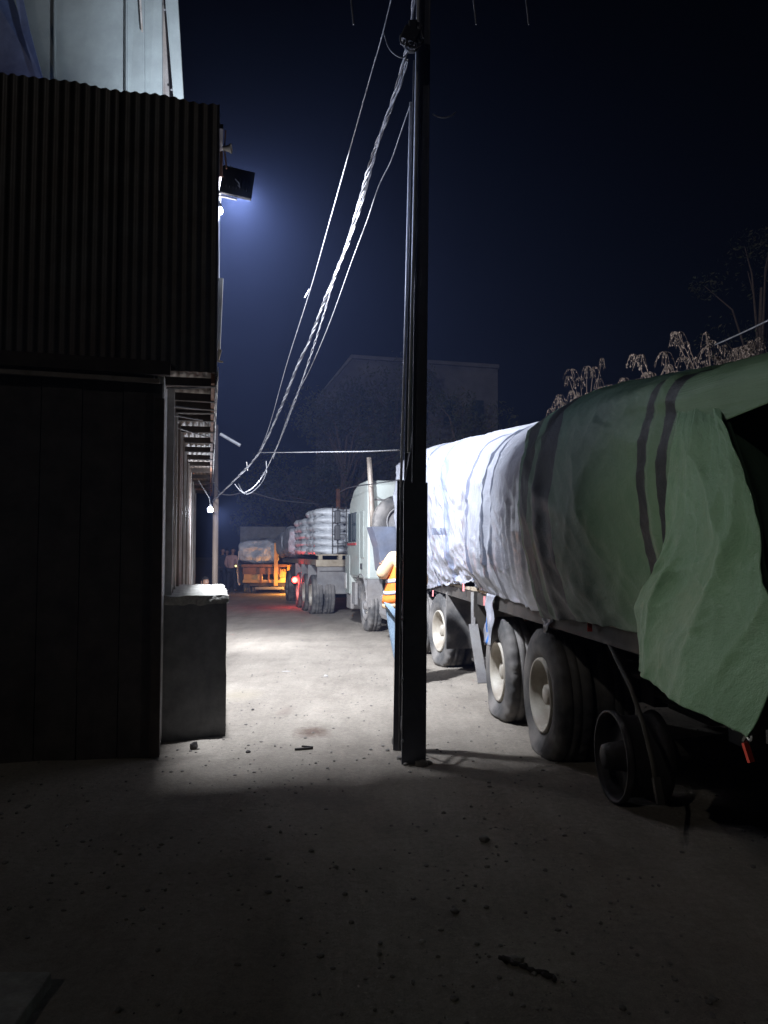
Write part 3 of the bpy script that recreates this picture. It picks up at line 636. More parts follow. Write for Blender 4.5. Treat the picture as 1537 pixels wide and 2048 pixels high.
NUT = MB().lathe([(-.02,.001),(-.02,.013),(.01,.013)], 6, 'X').mesh('nut', M['rim'])
VENT = MB().lathe([(-.003,.001),(-.003,.028),(.004,.03)], 12, 'X').mesh('vent', M['black'])
def wheel(parent, u, s, z, kind='trailer', side=-1, steer=0, mats=None):
    w_ = bpy.data.objects.new('wheel', None); COL.objects.link(w_); w_.parent = parent; w_.location = (u, s, z); w_.rotation_euler = (rnd.uniform(0,0), 0, steer if side < 0 else math.pi + steer)
    w_.empty_display_size = .1
    if kind == 'bare':
        inst('rim', RBARE, w_, (0,0,0)); inst('hub', HB, w_, (0,0,0)); return w_
    inst('tyre', {'trailer':TY,'flat':TYF,'drive':TY,'front':TYA}[kind], w_, (0,0,0))
    if kind != 'front': inst('inner_tyre', TYI, w_, (0,0,0))
    inst('rim', RMD if kind in ('front',) else RM, w_, (0,0,0))
    dep = .10 if kind == 'front' else .17
    for k in range(8):
        q = k * math.pi / 4 + .2
        inst('nut', NUT, w_, (dep - .05, .145 * math.cos(q), .145 * math.sin(q)))
        inst('vent', VENT, w_, (dep - .006, .215 * math.cos(q + .39), .215 * math.sin(q + .39)), sc=(1,.9,.9))
    return w_

# ------------------------------------------------------------------ near semi trailer
TA = math.atan(.092); KX = 1.80
trl = thing('semi_trailer', 'long flatbed semi trailer with flat tyres parked along the right, under the tarpaulins', 'trailer', (KX, 0, 0), TA)
ct, st_ = math.cos(TA), math.sin(TA)
def TW(u, s, z): return Vector((KX + u * ct - s * st_, u * st_ + s * ct, z))
S0, S1 = 3.1, 14.2
for u in (.78, 1.62): MB().box((u, (S0+S1)/2, .88), (.11, S1-S0-.1, .30)).obj('chassis_rail', M['chassis'], trl)
for k in range(19): MB().box((1.2, S0 + .2 + k * .585, 1.06), (2.36, .08, .09)).obj('cross_member', M['chassis'], trl)
for u in (.02, 2.40): MB().box((u, (S0+S1)/2, 1.085), (.05, S1-S0, .13)).obj('side_rail', M['chassis'], trl)
npl = 50
for k in range(npl): MB().box((1.2, S0 + .11 + k * (S1-S0)/npl, 1.17), (2.42 + rnd.uniform(-.02,.02), (S1-S0)/npl - .015, .035)).obj('plank', M['plank'], trl)
MB().box((-.005, 5.15, 1.165), (.06, 1.25, .045)).obj('edge_board', M['plank'], trl)
MB().box((1.2, S0 - .02, .98), (2.42, .06, .30)).obj('rear_bumper', M['black'], trl)
MB().box((1.2, S0 + .05, .55), (2.2, .08, .10)).obj('underrun_bar', M['black'], trl)
for u in (.5, 1.9): MB().box((u, S0 + .05, .75), (.08, .06, .35)).obj('underrun_leg', M['chassis'], trl)
for s_, z_, k_, u_ in ((5.02,.285,'bare',.10),(6.22,.455,'trailer',0),(7.66,.425,'flat',0)):
    wheel(trl, u_, s_, z_, k_); wheel(trl, 2.42 - u_, s_, .45 if k_ == 'bare' else z_, 'trailer' if k_ == 'bare' else k_, side=1)
    MB().tube([(.25,s_,z_),(2.17,s_,.45)], .07, 12).obj('axle', M['chassis'], trl)
for s_ in (5.6, 6.95, 8.3, 4.4):
    for u in (.66, 1.74): MB().box((u, s_, .66), (.10,.22,.34)).obj('spring_hanger', M['chassis'], trl)
for s_ in (5.02, 6.22, 7.66):
    for u in (.66, 1.74):
        m = MB()
        for j in range(4): m.box((u, s_, .60 - .022 * j), (.08, 1.15 - .2 * j, .018))
        m.obj('leaf_spring', M['chassis'], trl)
for u in (.35, 2.0):
    MB().box((u, 9.9, .62), (.12,.12,.75)).obj('landing_leg', M['chassis'], trl); MB().box((u, 9.9, .22), (.22,.24,.03)).obj('foot', M['chassis'], trl)
# mudguard hanging panel and pale upright ahead of the second wheel
MB().box((.13, 8.55, .80), (.34,.03,.72), Matrix.Rotation(.10,3,'X')).obj('mudguard', M['chassis'], trl)
MB().beam((-.03, 8.62, 1.14), (-.05, 8.52, .78), .045, .03).beam((-.05, 8.52, .80), (-.02, 8.20, .22), .10, .02).obj('mudflap_edge', M['grey_metal'], trl)
# ------------------------------------------------------------------ tarpaulins
KEY = [ # s : [(u,z) x 9]  left hem .. right hem
 (2.5, [(-.02,1.12),(-.10,1.45),(-.16,1.80),(-.13,2.08),(.02,2.26),(1.2,2.30),(2.2,2.2),(2.55,1.7),(2.48,1.1)]),
 (3.3, [(-.02,1.12),(-.10,1.45),(-.16,1.82),(-.12,2.14),(.03,2.33),(1.2,2.40),(2.2,2.3),(2.55,1.8),(2.48,1.1)]),
 (4.2, [(-.02,1.17),(-.10,1.5),(-.16,1.92),(-.10,2.26),(.10,2.46),(1.2,2.58),(2.2,2.4),(2.55,1.8),(2.48,1.1)]),
 (5.0, [(.0,1.16),(-.10,1.5),(-.16,1.95),(-.08,2.36),(.22,2.61),(1.2,2.74),(2.2,2.5),(2.55,1.8),(2.48,1.1)]),
 (5.9, [(.0,1.10),(-.10,1.5),(-.16,1.98),(-.06,2.42),(.32,2.73),(1.2,2.88),(2.2,2.6),(2.55,1.8),(2.48,1.1)]),
 (6.8, [(-.01,1.15),(-.12,1.5),(-.17,1.96),(-.12,2.36),(.25,2.68),(1.2,2.96),(2.2,2.7),(2.55,1.8),(2.48,1.1)]),
 (7.8, [(-.03,1.17),(-.16,1.5),(-.19,2.0),(-.12,2.42),(.2,2.76),(1.2,3.02),(2.2,2.75),(2.55,1.8),(2.48,1.1)]),
 (8.8, [(.0,1.25),(-.08,1.5),(-.13,2.0),(-.14,2.5),(.10,2.88),(1.2,3.06),(2.2,2.8),(2.55,1.8),(2.48,1.1)]),
 (10.0,[(-.02,1.18),(-.12,1.5),(-.20,2.1),(-.20,2.62),(.06,3.0),(1.2,3.10),(2.2,2.9),(2.55,1.8),(2.48,1.1)]),
 (12.0,[(-.03,1.03),(-.14,1.5),(-.24,2.2),(-.25,2.82),(.0,3.18),(1.2,3.28),(2.2,3.0),(2.55,1.8),(2.48,1.1)]),
 (14.4,[(-.10,1.02),(-.18,1.5),(-.26,2.2),(-.25,2.95),(-.05,3.30),(1.2,3.42),(2.2,3.1),(2.55,1.8),(2.48,1.1)])]
def lerpkey(s):
    s = max(KEY[0][0], min(KEY[-1][0], s))
    for (a, ka), (b, kb) in zip(KEY, KEY[1:]):
        if s <= b:
            f = (s - a) / (b - a); f = f * f * (3 - 2 * f) * .5 + f * .5
            return [(p[0] + (q[0]-p[0]) * f, p[1] + (q[1]-p[1]) * f) for p, q in zip(ka, kb)]
def csec(s, t):
    k = lerpkey(s); x = t * 8; i = min(7, int(x)); f = x - i
    g = lambda j: Vector(k[max(0, min(8, j))])
    p0, p1, p2, p3 = g(i-1), g(i), g(i+1), g(i+2)
    return .5 * ((2*p1) + (p2-p0)*f + (2*p0-5*p1+4*p2-p3)*f*f + (3*p1-p0-3*p2+p3)*f*f*f)
def sheet(name, sa_, sb_, mat_, slant, wr, off=0, ns=200, nt_=130, hem=None):
    m = MB(); m.uv = []
    def fn(i, j):
        sp = sa_ + (sb_ - sa_) * i; t = j
        s = sp + slant(sp, t)
        c = csec(s, t); e = .004; d = csec(s, min(1, t + e)) - csec(s, max(0, t - e)); d.normalize()
        nrm = Vector((-d.y, d.x)) # outward for left side
        w_ = wr(s, t, c)
        u, z = c.x + nrm.x * (w_ + off), c.y + nrm.y * (w_ + off)
        if hem and t < .12: z += hem(s) * (1 - t / .12)
        m.uv.append((sp, t * 6.5))
        return Vector((u, s, z))
    m.grid(fn, ns, nt_)
    o = m.obj(name, mat_, None, smooth=True); o.location = (KX, 0, 0); o.rotation_euler = (0,0,TA)
    sd_ = o.modifiers.new('t', 'SOLIDIFY'); sd_.thickness = .006; sd_.offset = 0
    return o
def nz3(a, b, c=0): return noise.noise(Vector((a, b, c)))
def ridge(a, b, c=0): return 1 - abs(nz3(a, b, c)) * 2
def crease(a, b, c=0): return max(0, 1 - abs(nz3(a, b, c)) * 3.2) ** 2
def wr_white(s, t, c):
    side = max(0, min(1, (.52 - t) / .15)); drape = 0
    if s < 8.3:
        k = max(0, min(1, (8.3 - s) / .8)); tt = max(0, min(1, (t-.02) / .1)) * max(0, min(1, (.50 - t) / .2))
        ph = s * 2.6 + .35 * (c.y - 1.1) + .5 * nz3(s * .9, t * 2)
        drape = k * tt * (.030 * crease(ph * 1.3, t * .8, 51) + .022 * crease(ph * 2.6, t * 1.1 + 4, 53) + .012 * crease(ph * 5, t * 2, 57))
    big = .05 * nz3(s * .9, t * 4, 3)
    fine = .014 * crease(s * 2.2 + t * 5, t * 7 - s, 5) + .010 * crease(s * 4 - t * 14, t * 12, 15)
    cr = 0
    if s > 8.1: cr = side * (.030 * crease(s * 1.3 + t * 5, t * 5 - s * .5, 11) + .018 * crease(s * 2.6 - t * 8, t * 10, 13) + .012 * crease(s * 5, t * 16, 17))
    sag = -.05 * math.exp(-((s - 8.75) / .25) ** 2) * side
    k6 = max(0, min(1, (s - 5.9 - .9 * max(0, min(1, (t-.34)/.2))) / .5))
    return (big + drape + fine + cr) * (.15 + .85 * k6) + sag
def wr_green(s, t, c):
    side = max(0, min(1, (.52 - t) / .15))
    big = .035 * nz3(s * .8, t * 3, 23)
    diag = .016 * crease(s * .9 - t * 5, t * 1.6 + s * .35, 31) * side + .012 * crease(s * .5 + t * 6, t * 2 - s * .8, 77) * side
    top = .014 * crease(t * 20 + s * .7, s * .3, 41) * (1 - side)
    fine = .004 * nz3(s * 8, t * 30, 2) + .006 * crease(s * 2.2 + t * 7, t * 9 - s, 6) + .004 * crease(s * 5 - t * 20, t * 12, 9)
    st = .02 * (math.exp(-((s - 3.63) / .05) ** 2) + math.exp(-((s-5.45)/.09)**2))
    return big + diag + top + fine + st
tag(sheet('white_tarpaulin', 5.95, 14.4, WHITE, lambda sp, t: (.9 * max(0, min(1, (t-.34)/.2)) * max(0, min(1, (7.5-sp)/1.75))), wr_white, 0, 330, 150,
    hem=lambda s: .03 * nz3(s * 4, 0) + .015 * nz3(s * 13, 4)), 'white tarpaulin with grey stripes draped over the far part of the trailer load', 'tarpaulin')
def gsl(sp, t):
    k0 = .95 * max(0, min(1, (t - .34) / .05)) * max(0, min(1, (3.42 - sp) / .12))
    return gsl0(sp, t) - k0
def gsl0(sp, t):
    f = max(0, min(1, (sp - 4.0) / 2.0)); return (.95 * max(0, min(1, (t-.34)/.2)) - .1) * f
tag(sheet('green_tarpaulin', 3.30, 6.05, GREEN, gsl, wr_green, .05, 150, 150, hem=lambda s: .02 * nz3(s * 5, 3)), 'dark green tarpaulin with black border stripes over the near part of the trailer load', 'tarpaulin')
gt = bpy.data.objects['green_tarpaulin']
# flap hanging out from the rear corner
m = MB(); m.uv = []
def fp(px, py, u):
    d = P(px, py, 1.0); Y = (u + KX * ct) / (d.x * ct + st_); w_ = P(px, py, Y)
    return ((w_.x - KX) * ct + w_.y * st_, -(w_.x - KX) * st_ + w_.y * ct, w_.z)
LE = [fp(1384,750,-.0), fp(1364,840,-.18), fp(1346,950,-.22), fp(1336,1060,-.24), fp(1318,1130,-.24), fp(1283,1190,-.22), fp(1278,1260,-.19), fp(1286,1340,-.19)]
RE = [fp(1424,746,.02), fp(1456,830,-.17), fp(1490,930,-.22), fp(1522,1040,-.24), fp(1532,1130,-.24), fp(1560,1220,-.25), fp(1565,1320,-.24), fp(1505,1475,-.23)]
MB().tube([fp(1212,1272,.05), fp(1235,1320,-.02), fp(1262,1375,-.05), fp(1288,1450,-.05), fp(1305,1520,-.05), fp(1318,1600,-.05)], .014, 8).obj('air_hose', M['chassis'], trl, smooth=True)
MB().beam(fp(1312,1555,-.06), fp(1322,1610,-.06), .035, .03).obj('hose_coupling', M['chassis'], trl)
def poly(Pp, t):
    x = t * (len(Pp) - 1); i = min(len(Pp) - 2, int(x)); f = x - i
    g = lambda j: Vector(Pp[max(0, min(len(Pp)-1, j))]); p0, p1, p2, p3 = g(i-1), g(i), g(i+1), g(i+2)
    return .5 * ((2*p1) + (p2-p0)*f + (2*p0-5*p1+4*p2-p3)*f*f + (3*p1-p0-3*p2+p3)*f*f*f)
def fn(i, j):
    a, b = poly(LE, j), poly(RE, j); p = a.lerp(b, i)
    wv = .022 * crease(i * 1.8 + j * .5, j * .5, 3) * min(1, j * 2) + .016 * crease(i * 1.1 - j * 1.8, j * 2.6 + i * 1.4, 8) + .012 * crease(i * 3 + j * 2, j * 1.1, 19) + .004 * crease(i * 5 - j * 3, j * 6 + i * 2, 29) + .002 * crease(i * 9 + j * 6, j * 9, 39) + .004 * nz3(i * 12, j * 16, 4) + .05 * math.sin(i * 3.1416) * j
    p.x -= wv
    m.uv.append((i * 1.2, j * 2)); return p
m.grid(fn, 150, 170)
mr = MB(); mr.uv = []
def fr_(i, j):
    a = poly(RE, j); b = Vector((2.45, 3.05, 2.26 - 1.35 * j)); k = i ** 1.6
    p = a.lerp(b, k); p.y += .10 * math.sin(min(1, i * 3) * math.pi) * (.3 + j) + .03 * crease(i * 5 + j, j * 2, 4); p.z -= .02 * math.sin(i * 3.14) * j
    p.x -= .02 * math.sin(min(1, i * 8) * math.pi)
    mr.uv.append((i * 2.4, j * 1.5)); return p
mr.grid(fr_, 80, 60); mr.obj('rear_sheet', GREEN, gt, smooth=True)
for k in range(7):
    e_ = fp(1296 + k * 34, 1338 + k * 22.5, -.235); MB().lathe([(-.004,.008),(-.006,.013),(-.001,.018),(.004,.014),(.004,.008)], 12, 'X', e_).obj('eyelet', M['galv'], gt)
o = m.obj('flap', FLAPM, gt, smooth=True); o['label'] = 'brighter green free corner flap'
sd_ = o.modifiers.new('t','SOLIDIFY'); sd_.thickness = .006
MB().beam((-.235,2.87,.895), (-.225,2.85,.83), .03, .01).obj('tie_strap', M['hazard'], gt)
MB().beam((-.22,2.88,.90), (-.15,2.66,1.25), .05, .01).obj('webbing', M['black'], gt)
wt = bpy.data.objects['white_tarpaulin']
for s_, z_ in ((11.4,1.03),(9.1,1.22),(8.0,1.13)):
    MB().beam((-.04,s_,z_), (-.05,s_-.04,z_-.09), .02, .008).obj('tie_cord', M['pink_strap'], wt)
MB().beam((-.03,5.0,1.2), (-.04,4.97,1.08), .03, .01).obj('tie_cord', M['hazard'], gt)
# torn strip of white tarp hanging over the second wheel
m = MB(); m.uv = []
def fn(i, j):
    s = 7.85 - .32 * i + .05 * nz3(j * 3, 0) - .05 * j; m.uv.append((8 + i, j))
    return Vector((-.05 + .04 * nz3(i * 4, j * 3) - .02 * j, s + (.14 * j if i < .5 else 0.18 * j - .04), 1.17 - .50 * j + .05 * nz3(i * 6, 1) * j))
m.grid(fn, 14, 20); o = m.obj('torn_strip', WHITE, wt, smooth=True); o.modifiers.new('t','SOLIDIFY').thickness = .004
m = MB(); m.uv = []
def fn(i, j):
    s = 5.98 - .26 * i * (1 - .75 * j) + .02 * j; m.uv.append((8.5 + i, j))
    return Vector((-.03 - .03 * nz3(i * 5, j * 4), s, 1.13 - .16 * j))
m.grid(fn, 10, 10); o = m.obj('torn_corner', WHITE, wt, smooth=True); o.modifiers.new('t','SOLIDIFY').thickness = .004
# front closing sheet of the load
m = MB(); m.uv = []
def fn(i, j):
    c = csec(14.4, j); p = c.lerp(Vector((1.2, 1.8)), i); m.uv.append((11 + i, j * 6.5)); return Vector((p.x, 14.4 + .06 * nz3(i * 5, j * 9), p.y))
m.grid(fn, 12, 60).obj('front_sheet', WHITE, wt, smooth=True)
# hanging front edge cloth left of the pole

# ------------------------------------------------------------------ tractor unit
A2 = math.atan(.234)
def XT(Y): return 3.25 - .234 * Y
trk = thing('tractor_truck', 'off white truck cab with tall exhaust stack, facing away beyond the pole', 'truck', (3.25, 0, 0), A2)
k2 = 1 / math.cos(A2)
def sY(Y): return Y * k2
s0, s1 = sY(15.25), sY(17.35)
# cab body: side profile extruded across
def cab_profile(inset=0):
    return [(s0, 1.05),(s0, 2.92),(s0+.10,3.02),(s0+.9,3.02),(s0+1.45,2.93),(s1-.28,2.68),(s1-.08,2.30),(s1-.02,2.1),(s1,1.6),(s1,.62),(s1-.35,.60),(s1-.38,1.05)]
m = MB(); pr = cab_profile()
n = len(pr); vs = [(0, a, b) for a, b in pr] + [(2.35, a, b) for a, b in pr]
m.add(vs, [tuple(range(n)), tuple(range(2*n-1, n-1, -1))] + [(i, n+i, n+(i+1) % n, (i+1) % n) for i in range(n)])
m.obj('cab', M['cab'], trk, bevel=.04)
MB().box((-.006, (s0+s1)/2+.35, 1.75), (.02, 1.32, 1.30)).obj('door', M['cab_shade'], trk, bevel=.008)
MB().box((-.016, s1-.62, 2.12), (.02, .86, .62)).obj('side_window', M['glass'], trk)
MB().box((-.02, s1-.55, 2.12), (.03, .04, .64)).obj('window_bar', M['black'], trk)
MB().box((-.012, s0+.52, 1.95), (.02, .34, .95)).obj('sleeper_panel', M['cab_shade'], trk, bevel=.008)
MB().box((-.02, s1-.58, 1.76), (.03, .95, .05)).obj('door_stripe', M['red_paint'], trk)
MB().box((-.02, s0+.55, 1.30), (.04, .05, .12)).obj('door_handle', M['black'], trk)
MB().box((1.175, s0-.012, 2.62), (2.2,.02,.03)).obj('seam', M['grey_metal'], trk)
MB().box((1.15, s1+.01, 2.15), (2.0,.03,.7)).obj('windscreen', M['glass'], trk)
MB().box((1.175, s1-.1, .55), (2.35,.5,.42)).obj('bumper', M['grey_metal'], trk, bevel=.03)
for z_, h_ in ((2.38,.30),(2.02,.34)):
    MB().box((-.22, s1+.10, z_), (.12,.16,h_)).obj('mirror', M['black'], trk, bevel=.02)
m = MB(); m.tube([(0,s1-.1,2.55),(-.22,s1+.1,2.6),(-.22,s1+.1,1.78),(0,s1-.1,1.8)], .014, 6); m.obj('mirror_arm', M['black'], trk)
MB().box((.03, s1-.1, 1.1), (.12,.5,.85)).obj('step', M['cab_shade'], trk, bevel=.02)
MB().box((-.03, s1+.06, .95), (.03,.18,.34)).obj('headlight', M['lens_yellow'] if False else M['pale_paint'], trk)
# front wheel arch pieces
MB().box((.15, sY(15.9)-.62, .78), (.3,.06,.55)).obj('mudguard', M['grey_metal'], trk)
m = MB()
for k in range(13):
    q = math.pi * (.05 + .9 * k / 12); q2 = math.pi * (.05 + .9 * (k+1) / 12)
    if k < 12: m.beam((.14, sY(15.9) + .62 * math.cos(q), .52 + .62 * math.sin(q)), (.14, sY(15.9) + .62 * math.cos(q2), .52 + .62 * math.sin(q2)), .32, .02, up=(1,0,0)) if False else m.box((.14, sY(15.9) + .62 * math.cos((q+q2)/2), .52 + .62 * math.sin((q+q2)/2)), (.32, .165, .02), Matrix.Rotation((q+q2)/2 + math.pi/2, 3, 'X'))
m.obj('wheel_arch', M['grey_metal'], trk)
wheel(trk, .05, sY(15.75), .505, 'front', steer=R(0)); wheel(trk, 2.3, sY(15.75), .505, 'front', side=1)
for Yw in (11.0, 12.35):
    wheel(trk, .09, sY(Yw), .475, 'drive'); wheel(trk, 2.26, sY(Yw), .475, 'drive', side=1)
    MB().tube([(.3,sY(Yw),.475),(2.05,sY(Yw),.475)], .08, 12).obj('axle', M['chassis'], trk)
for u in (.75, 1.6): MB().box((u, sY(13.8), .80), (.10, 6.2, .26)).obj('chassis_rail', M['chassis'], trk)
MB().box((.22, sY(11.0)-.68, .68), (.45,.03,.75)).obj('mudflap', M['rubber'], trk)
MB().box((.2, sY(13.6), .62), (.5, 1.1, .5)).obj('fuel_tank', M['grey_metal'], trk, bevel=.12)
MB().box((-.01, sY(16.5), .72), (.06,.34,.46)).obj('battery_step', M['grey_metal'], trk)
# exhaust stack, air box, spare wheel behind the cab
ex = lambda px, py: (Vector(P(px, py, 14.85)) - Vector((3.25, 0, 0))).to_2d()
def tl_(p): # world -> tractor local
    v = Vector(p) - Vector((3.25, 0, 0)); c_, s_ = math.cos(-A2), math.sin(-A2); return Vector((v.x * c_ - v.y * s_, v.x * s_ + v.y * c_, v.z))
MB().tube([tl_(P(746,1062,14.85)), tl_(P(744,1010,14.85)), tl_(P(741.5,960,14.85)), tl_(P(738.5,915,14.85))], [.05,.052,.052,.046], 14).obj('exhaust_stack', M['exhaust'], trk, smooth=True)
MB().lathe([(0,.001),(0,.062),(.12,.062),(.12,.001)], 14, 'Z', tl_(P(749,1068,14.8))).obj('exhaust_elbow', M['exhaust'], trk)
c = tl_(P(779, 1099, 14.3)); c0 = tl_(P(757,1066,14.3))
m = MB(); m.add([c0+Vector((-.12,-.02,.12)), c0+Vector((.62,-.02,.12)), c0+Vector((.62,-.02,-.70)), c0+Vector((.05,-.02,-.70)), c0+Vector((.0,-.02,-.25))] + [c0+Vector((x,.5,z)) for x, z in ((-.12,.12),(.62,.12),(.62,-.70),(.05,-.70),(.0,-.25))],
    [(0,1,2,3,4),(9,8,7,6,5),(0,5,6,1),(1,6,7,2),(2,7,8,3),(3,8,9,4),(4,9,5,0)]).obj('air_box', M['steel_blue'], trk, bevel=.01)
sw = bpy.data.objects.new('spare_wheel', None); COL.objects.link(sw); sw.parent = trk; sw.location = c0 + Vector((.52,.30,.22)); sw.rotation_euler = (0, R(0), R(90))
inst('tyre', TYA, sw, (0,0,0)); inst('rim', RMD, sw, (0,0,0))

# ------------------------------------------------------------------ second truck with stacked sacks
A3 = math.atan(.25)
X3 = -1.75; Y3 = 20.0
t3 = thing('loaded_truck', 'dusty flatbed truck carrying stacked white sacks beyond the white cab', 'truck', (X3, Y3, 0), A3)
MB().box((1.2, 3.7, 1.32), (2.4, 7.4, .14)).obj('deck', M['plank'], t3)
for k in range(5): MB().box((.12 + k * .52, .12, 1.45), (.10,.20,.11)).obj('pallet_block', M['plank'], t3)
MB().box((1.2, .1, 1.515), (2.4,.14,.03)).obj('pallet_board', M['plank'], t3)
MB().box((1.2, -.02, 1.30), (2.42,.05,.16)).obj('rear_rail', M['plank'], t3)
for u in (.75, 1.6): MB().box((u, 3.9, 1.08), (.12, 7.8, .26)).obj('chassis_rail', M['chassis'], t3)
MB().box((.62, -.08, .86), (1.22,.10,.70)).obj('rear_panel', M['grey_metal'], t3, bevel=.02)
MB().box((1.0, -.135, .70), (.42,.012,.30)).obj('repaired_patch', M['teal_metal'], t3)
MB().box((.62, -.14, 1.10), (1.1,.012,.02)).obj('panel_seam', M['chassis'], t3)
MB().box((.93, -.14, 1.13), (.09,.02,.09)).obj('lamp_socket', M['pale_paint'], t3)
MB().box((1.3, -.10, .40), (.9,.08,.34)).obj('lower_panel', M['grey_metal'], t3, bevel=.02)
for s_ in (.30, 1.55, 2.8): wheel(t3, -.10, s_, .475, 'drive'); wheel(t3, 2.5, s_, .475, 'drive', side=1); MB().tube([(.1,s_,.475),(2.3,s_,.475)], .08, 10).obj('axle', M['chassis'], t3)
wheel(t3, -.05, 5.7, .475, 'front'); wheel(t3, 2.4, 5.7, .475, 'front', side=1)
for s_ in (.95, 2.2, 3.5): MB().box((.12, s_, .95), (.38,.03,.6)).obj('mudflap', M['grey_metal'], t3)
MB().box((.02,4.3,.95), (.06,1.4,.5)).obj('side_guard', M['grey_metal'], t3)
m = MB()
for x in (.42,.56,.78): m.tube([(x,-.03,1.55),(x,-.03,2.78)], .012, 5)
for z in (1.75,2.05,2.35,2.65): m.tube([(.42,-.03,z),(.62 + .16,-.03,z)], .009, 5)
m.obj('ladder', M['chassis'], t3)
# the red tail lamp
rl = P(590, 1160, 22.6); 
def t3l(p):
    v = Vector(p) - Vector((X3, Y3, 0)); c_, s_ = math.cos(-A3), math.sin(-A3); return Vector((v.x * c_ - v.y * s_, v.x * s_ + v.y * c_, v.z))
rlm = thing('tail_lamp', 'glowing red tail lamp on the side of the sack laden truck', 'lamp', rl)
MB().lathe([(-.03,.001),(-.025,.06),(.0,.085),(.04,.085),(.04,.001)], 18, 'Y').obj('lens', M['lens_red'], rlm, smooth=True)
MB().lathe([(-.045,.001),(-.043,.022),(-.03,.034),(-.02,.034)], 12, 'Y').obj('bulb', M['lens_core'], rlm, smooth=True)
MB().box((.1,.06,0), (.26,.04,.16)).obj('bracket', M['chassis'], rlm)
plight('tail_lamp_light', rl + Vector((-.02,-.16,0)), 28, (1,.05,.04), .04)
# sacks
def sack_mesh(w=.8, l=.6, h=.2, seed=0):
    bm = bmesh.new(); bmesh.ops.create_cube(bm, size=1); bmesh.ops.subdivide_edges(bm, edges=bm.edges, cuts=5, use_grid_fill=True)
    for v in bm.verts:
        p = v.co * 2; q = Vector((p.x * math.sqrt(1 - p.y*p.y/2.6 - p.z*p.z/3.2), p.y * math.sqrt(1 - p.x*p.x/2.6 - p.z*p.z/3.2), p.z * math.sqrt(max(.1, 1 - p.x*p.x/2.2 - p.y*p.y/2.2 + .12))))
        v.co = Vector((q.x * w / 2 * 1.12, q.y * l / 2 * 1.12, q.z * h / 2 * 1.25)) + noise.noise_vector(p * 1.7 + Vector((seed,0,0))) * .022
    me = bpy.data.meshes.new('sack'); bm.to_mesh(me); bm.free(); me.materials.append(M['sack']); me.polygons.foreach_set('use_smooth', [True]*len(me.polygons)); return me
SK = [sack_mesh(seed=i * 5) for i in range(4)]
def sack_stack(label, s_, ns, top, nl):
    h = (top - 1.53) / nl
    p = Vector((X3, Y3, 0)) + Matrix.Rotation(A3, 3, 'Z') @ Vector((1.2, s_, 1.53))
    t = thing('sack_stack', label, 'sacks', p, A3, 'stacks of white sacks on the truck')
    for l in range(nl):
        for a in range(3):
            for b in range(ns):
                inst('sack', rnd.choice(SK), t, (-.8 + .8 * a + rnd.uniform(-.03,.03), .3 + .6 * b + rnd.uniform(-.03,.03), h * (l + .5)), (0,0,rnd.uniform(-.05,.05)), (1, 1, h / .2))
    return t
sack_stack('tallest stack of white sacks, at the tail of the truck', .05, 3, 2.72, 6)
sack_stack('middle stack of white sacks on the truck', 2.35, 3, 2.56, 5)
m = MB()
def wrapblock(w_, l_, h_, seed, amp=.05, cuts=16):
    bm = bmesh.new(); bmesh.ops.create_cube(bm, size=1); bmesh.ops.subdivide_edges(bm, edges=bm.edges, cuts=cuts, use_grid_fill=True)
    for v in bm.verts:
        p = Vector((v.co.x * w_, v.co.y * l_, v.co.z * h_)); n_ = v.co.normalized()
        r_ = ridge(p.x * 2.3 + seed, p.y * 2.3 + p.z * 2, p.z * 2.6)
        rc = 1 - .10 * (abs(v.co.x*2)**4 * abs(v.co.z*2)**4) - .1 * (abs(v.co.y*2)**4 * abs(v.co.z*2)**4)
        v.co = p * rc + n_ * amp * r_ + noise.noise_vector(p * 5 + Vector((seed,0,0))) * .03
    me = bpy.data.meshes.new('wrap'); bm.to_mesh(me); bm.free(); me.materials.append(M['wrap']); me.polygons.foreach_set('use_smooth', [True]*len(me.polygons)); return me
for lab, s_, L_, h_ in (('silver wrapped bale at the far end of the sack truck', 4.6, 1.6, 1.0),('farthest silver wrapped bale on the sack truck', 6.4, 1.7, .86)):
    p = Vector((X3, Y3, 0)) + Matrix.Rotation(A3, 3, 'Z') @ Vector((1.02, s_ + L_/2 - .4, 1.42 + h_/2))
    o = bpy.data.objects.new('wrapped_bale', wrapblock(2.4, L_, h_, s_)); COL.objects.link(o); o.location = p; o.rotation_euler = (0,0,A3); tag(o, lab, 'bale', 'silver wrapped bales on the truck')

# ------------------------------------------------------------------ farthest truck, rear view, amber light
Y4 = 30.0
t4 = thing('amber_lit_truck', 'old truck seen from behind at the end of the lane, its underside lit amber', 'truck', (-4.5, Y4, 0), R(3))
def b4(name, x0, x1, z0, z1, y, d, m_, bv=0): return MB().box(((x0+x1)/2, y + d/2, (z0+z1)/2), (x1-x0, d, z1-z0)).obj(name, M[m_], t4, bevel=bv)
b4('deck', -1.0, 1.0, 1.02, 1.12, 0, 5, 'rust'); b4('tailboard', -.95, .45, .74, 1.0, .05, .06, 'rust')
b4('cross_beam', -.95, 1.0, .42, .52, .02, .12, 'yellow_metal'); b4('side_panel', -.92, -.2, .40, .74, .12, .05, 'yellow_metal')
b4('upright', .26, .40, .30, 1.95, -.08, .08, 'yellow_metal'); b4('upright', .76, .86, .35, 1.1, -.05, .08, 'yellow_metal')
b4('upright', -.3, -.22, .40, 1.0, -.02, .06, 'rust'); b4('upright', .02, .08, .42, .98, -.02, .06, 'rust')
b4('head_rail', .44, 1.0, 1.78, 1.92, 1.8, .08, 'yellow_metal'); b4('bumper', -.45, .65, .16, .26, -.1, .08, 'grey_metal'); b4('chassis', -.7, .7, .28, .42, .2, 4.5, 'chassis')
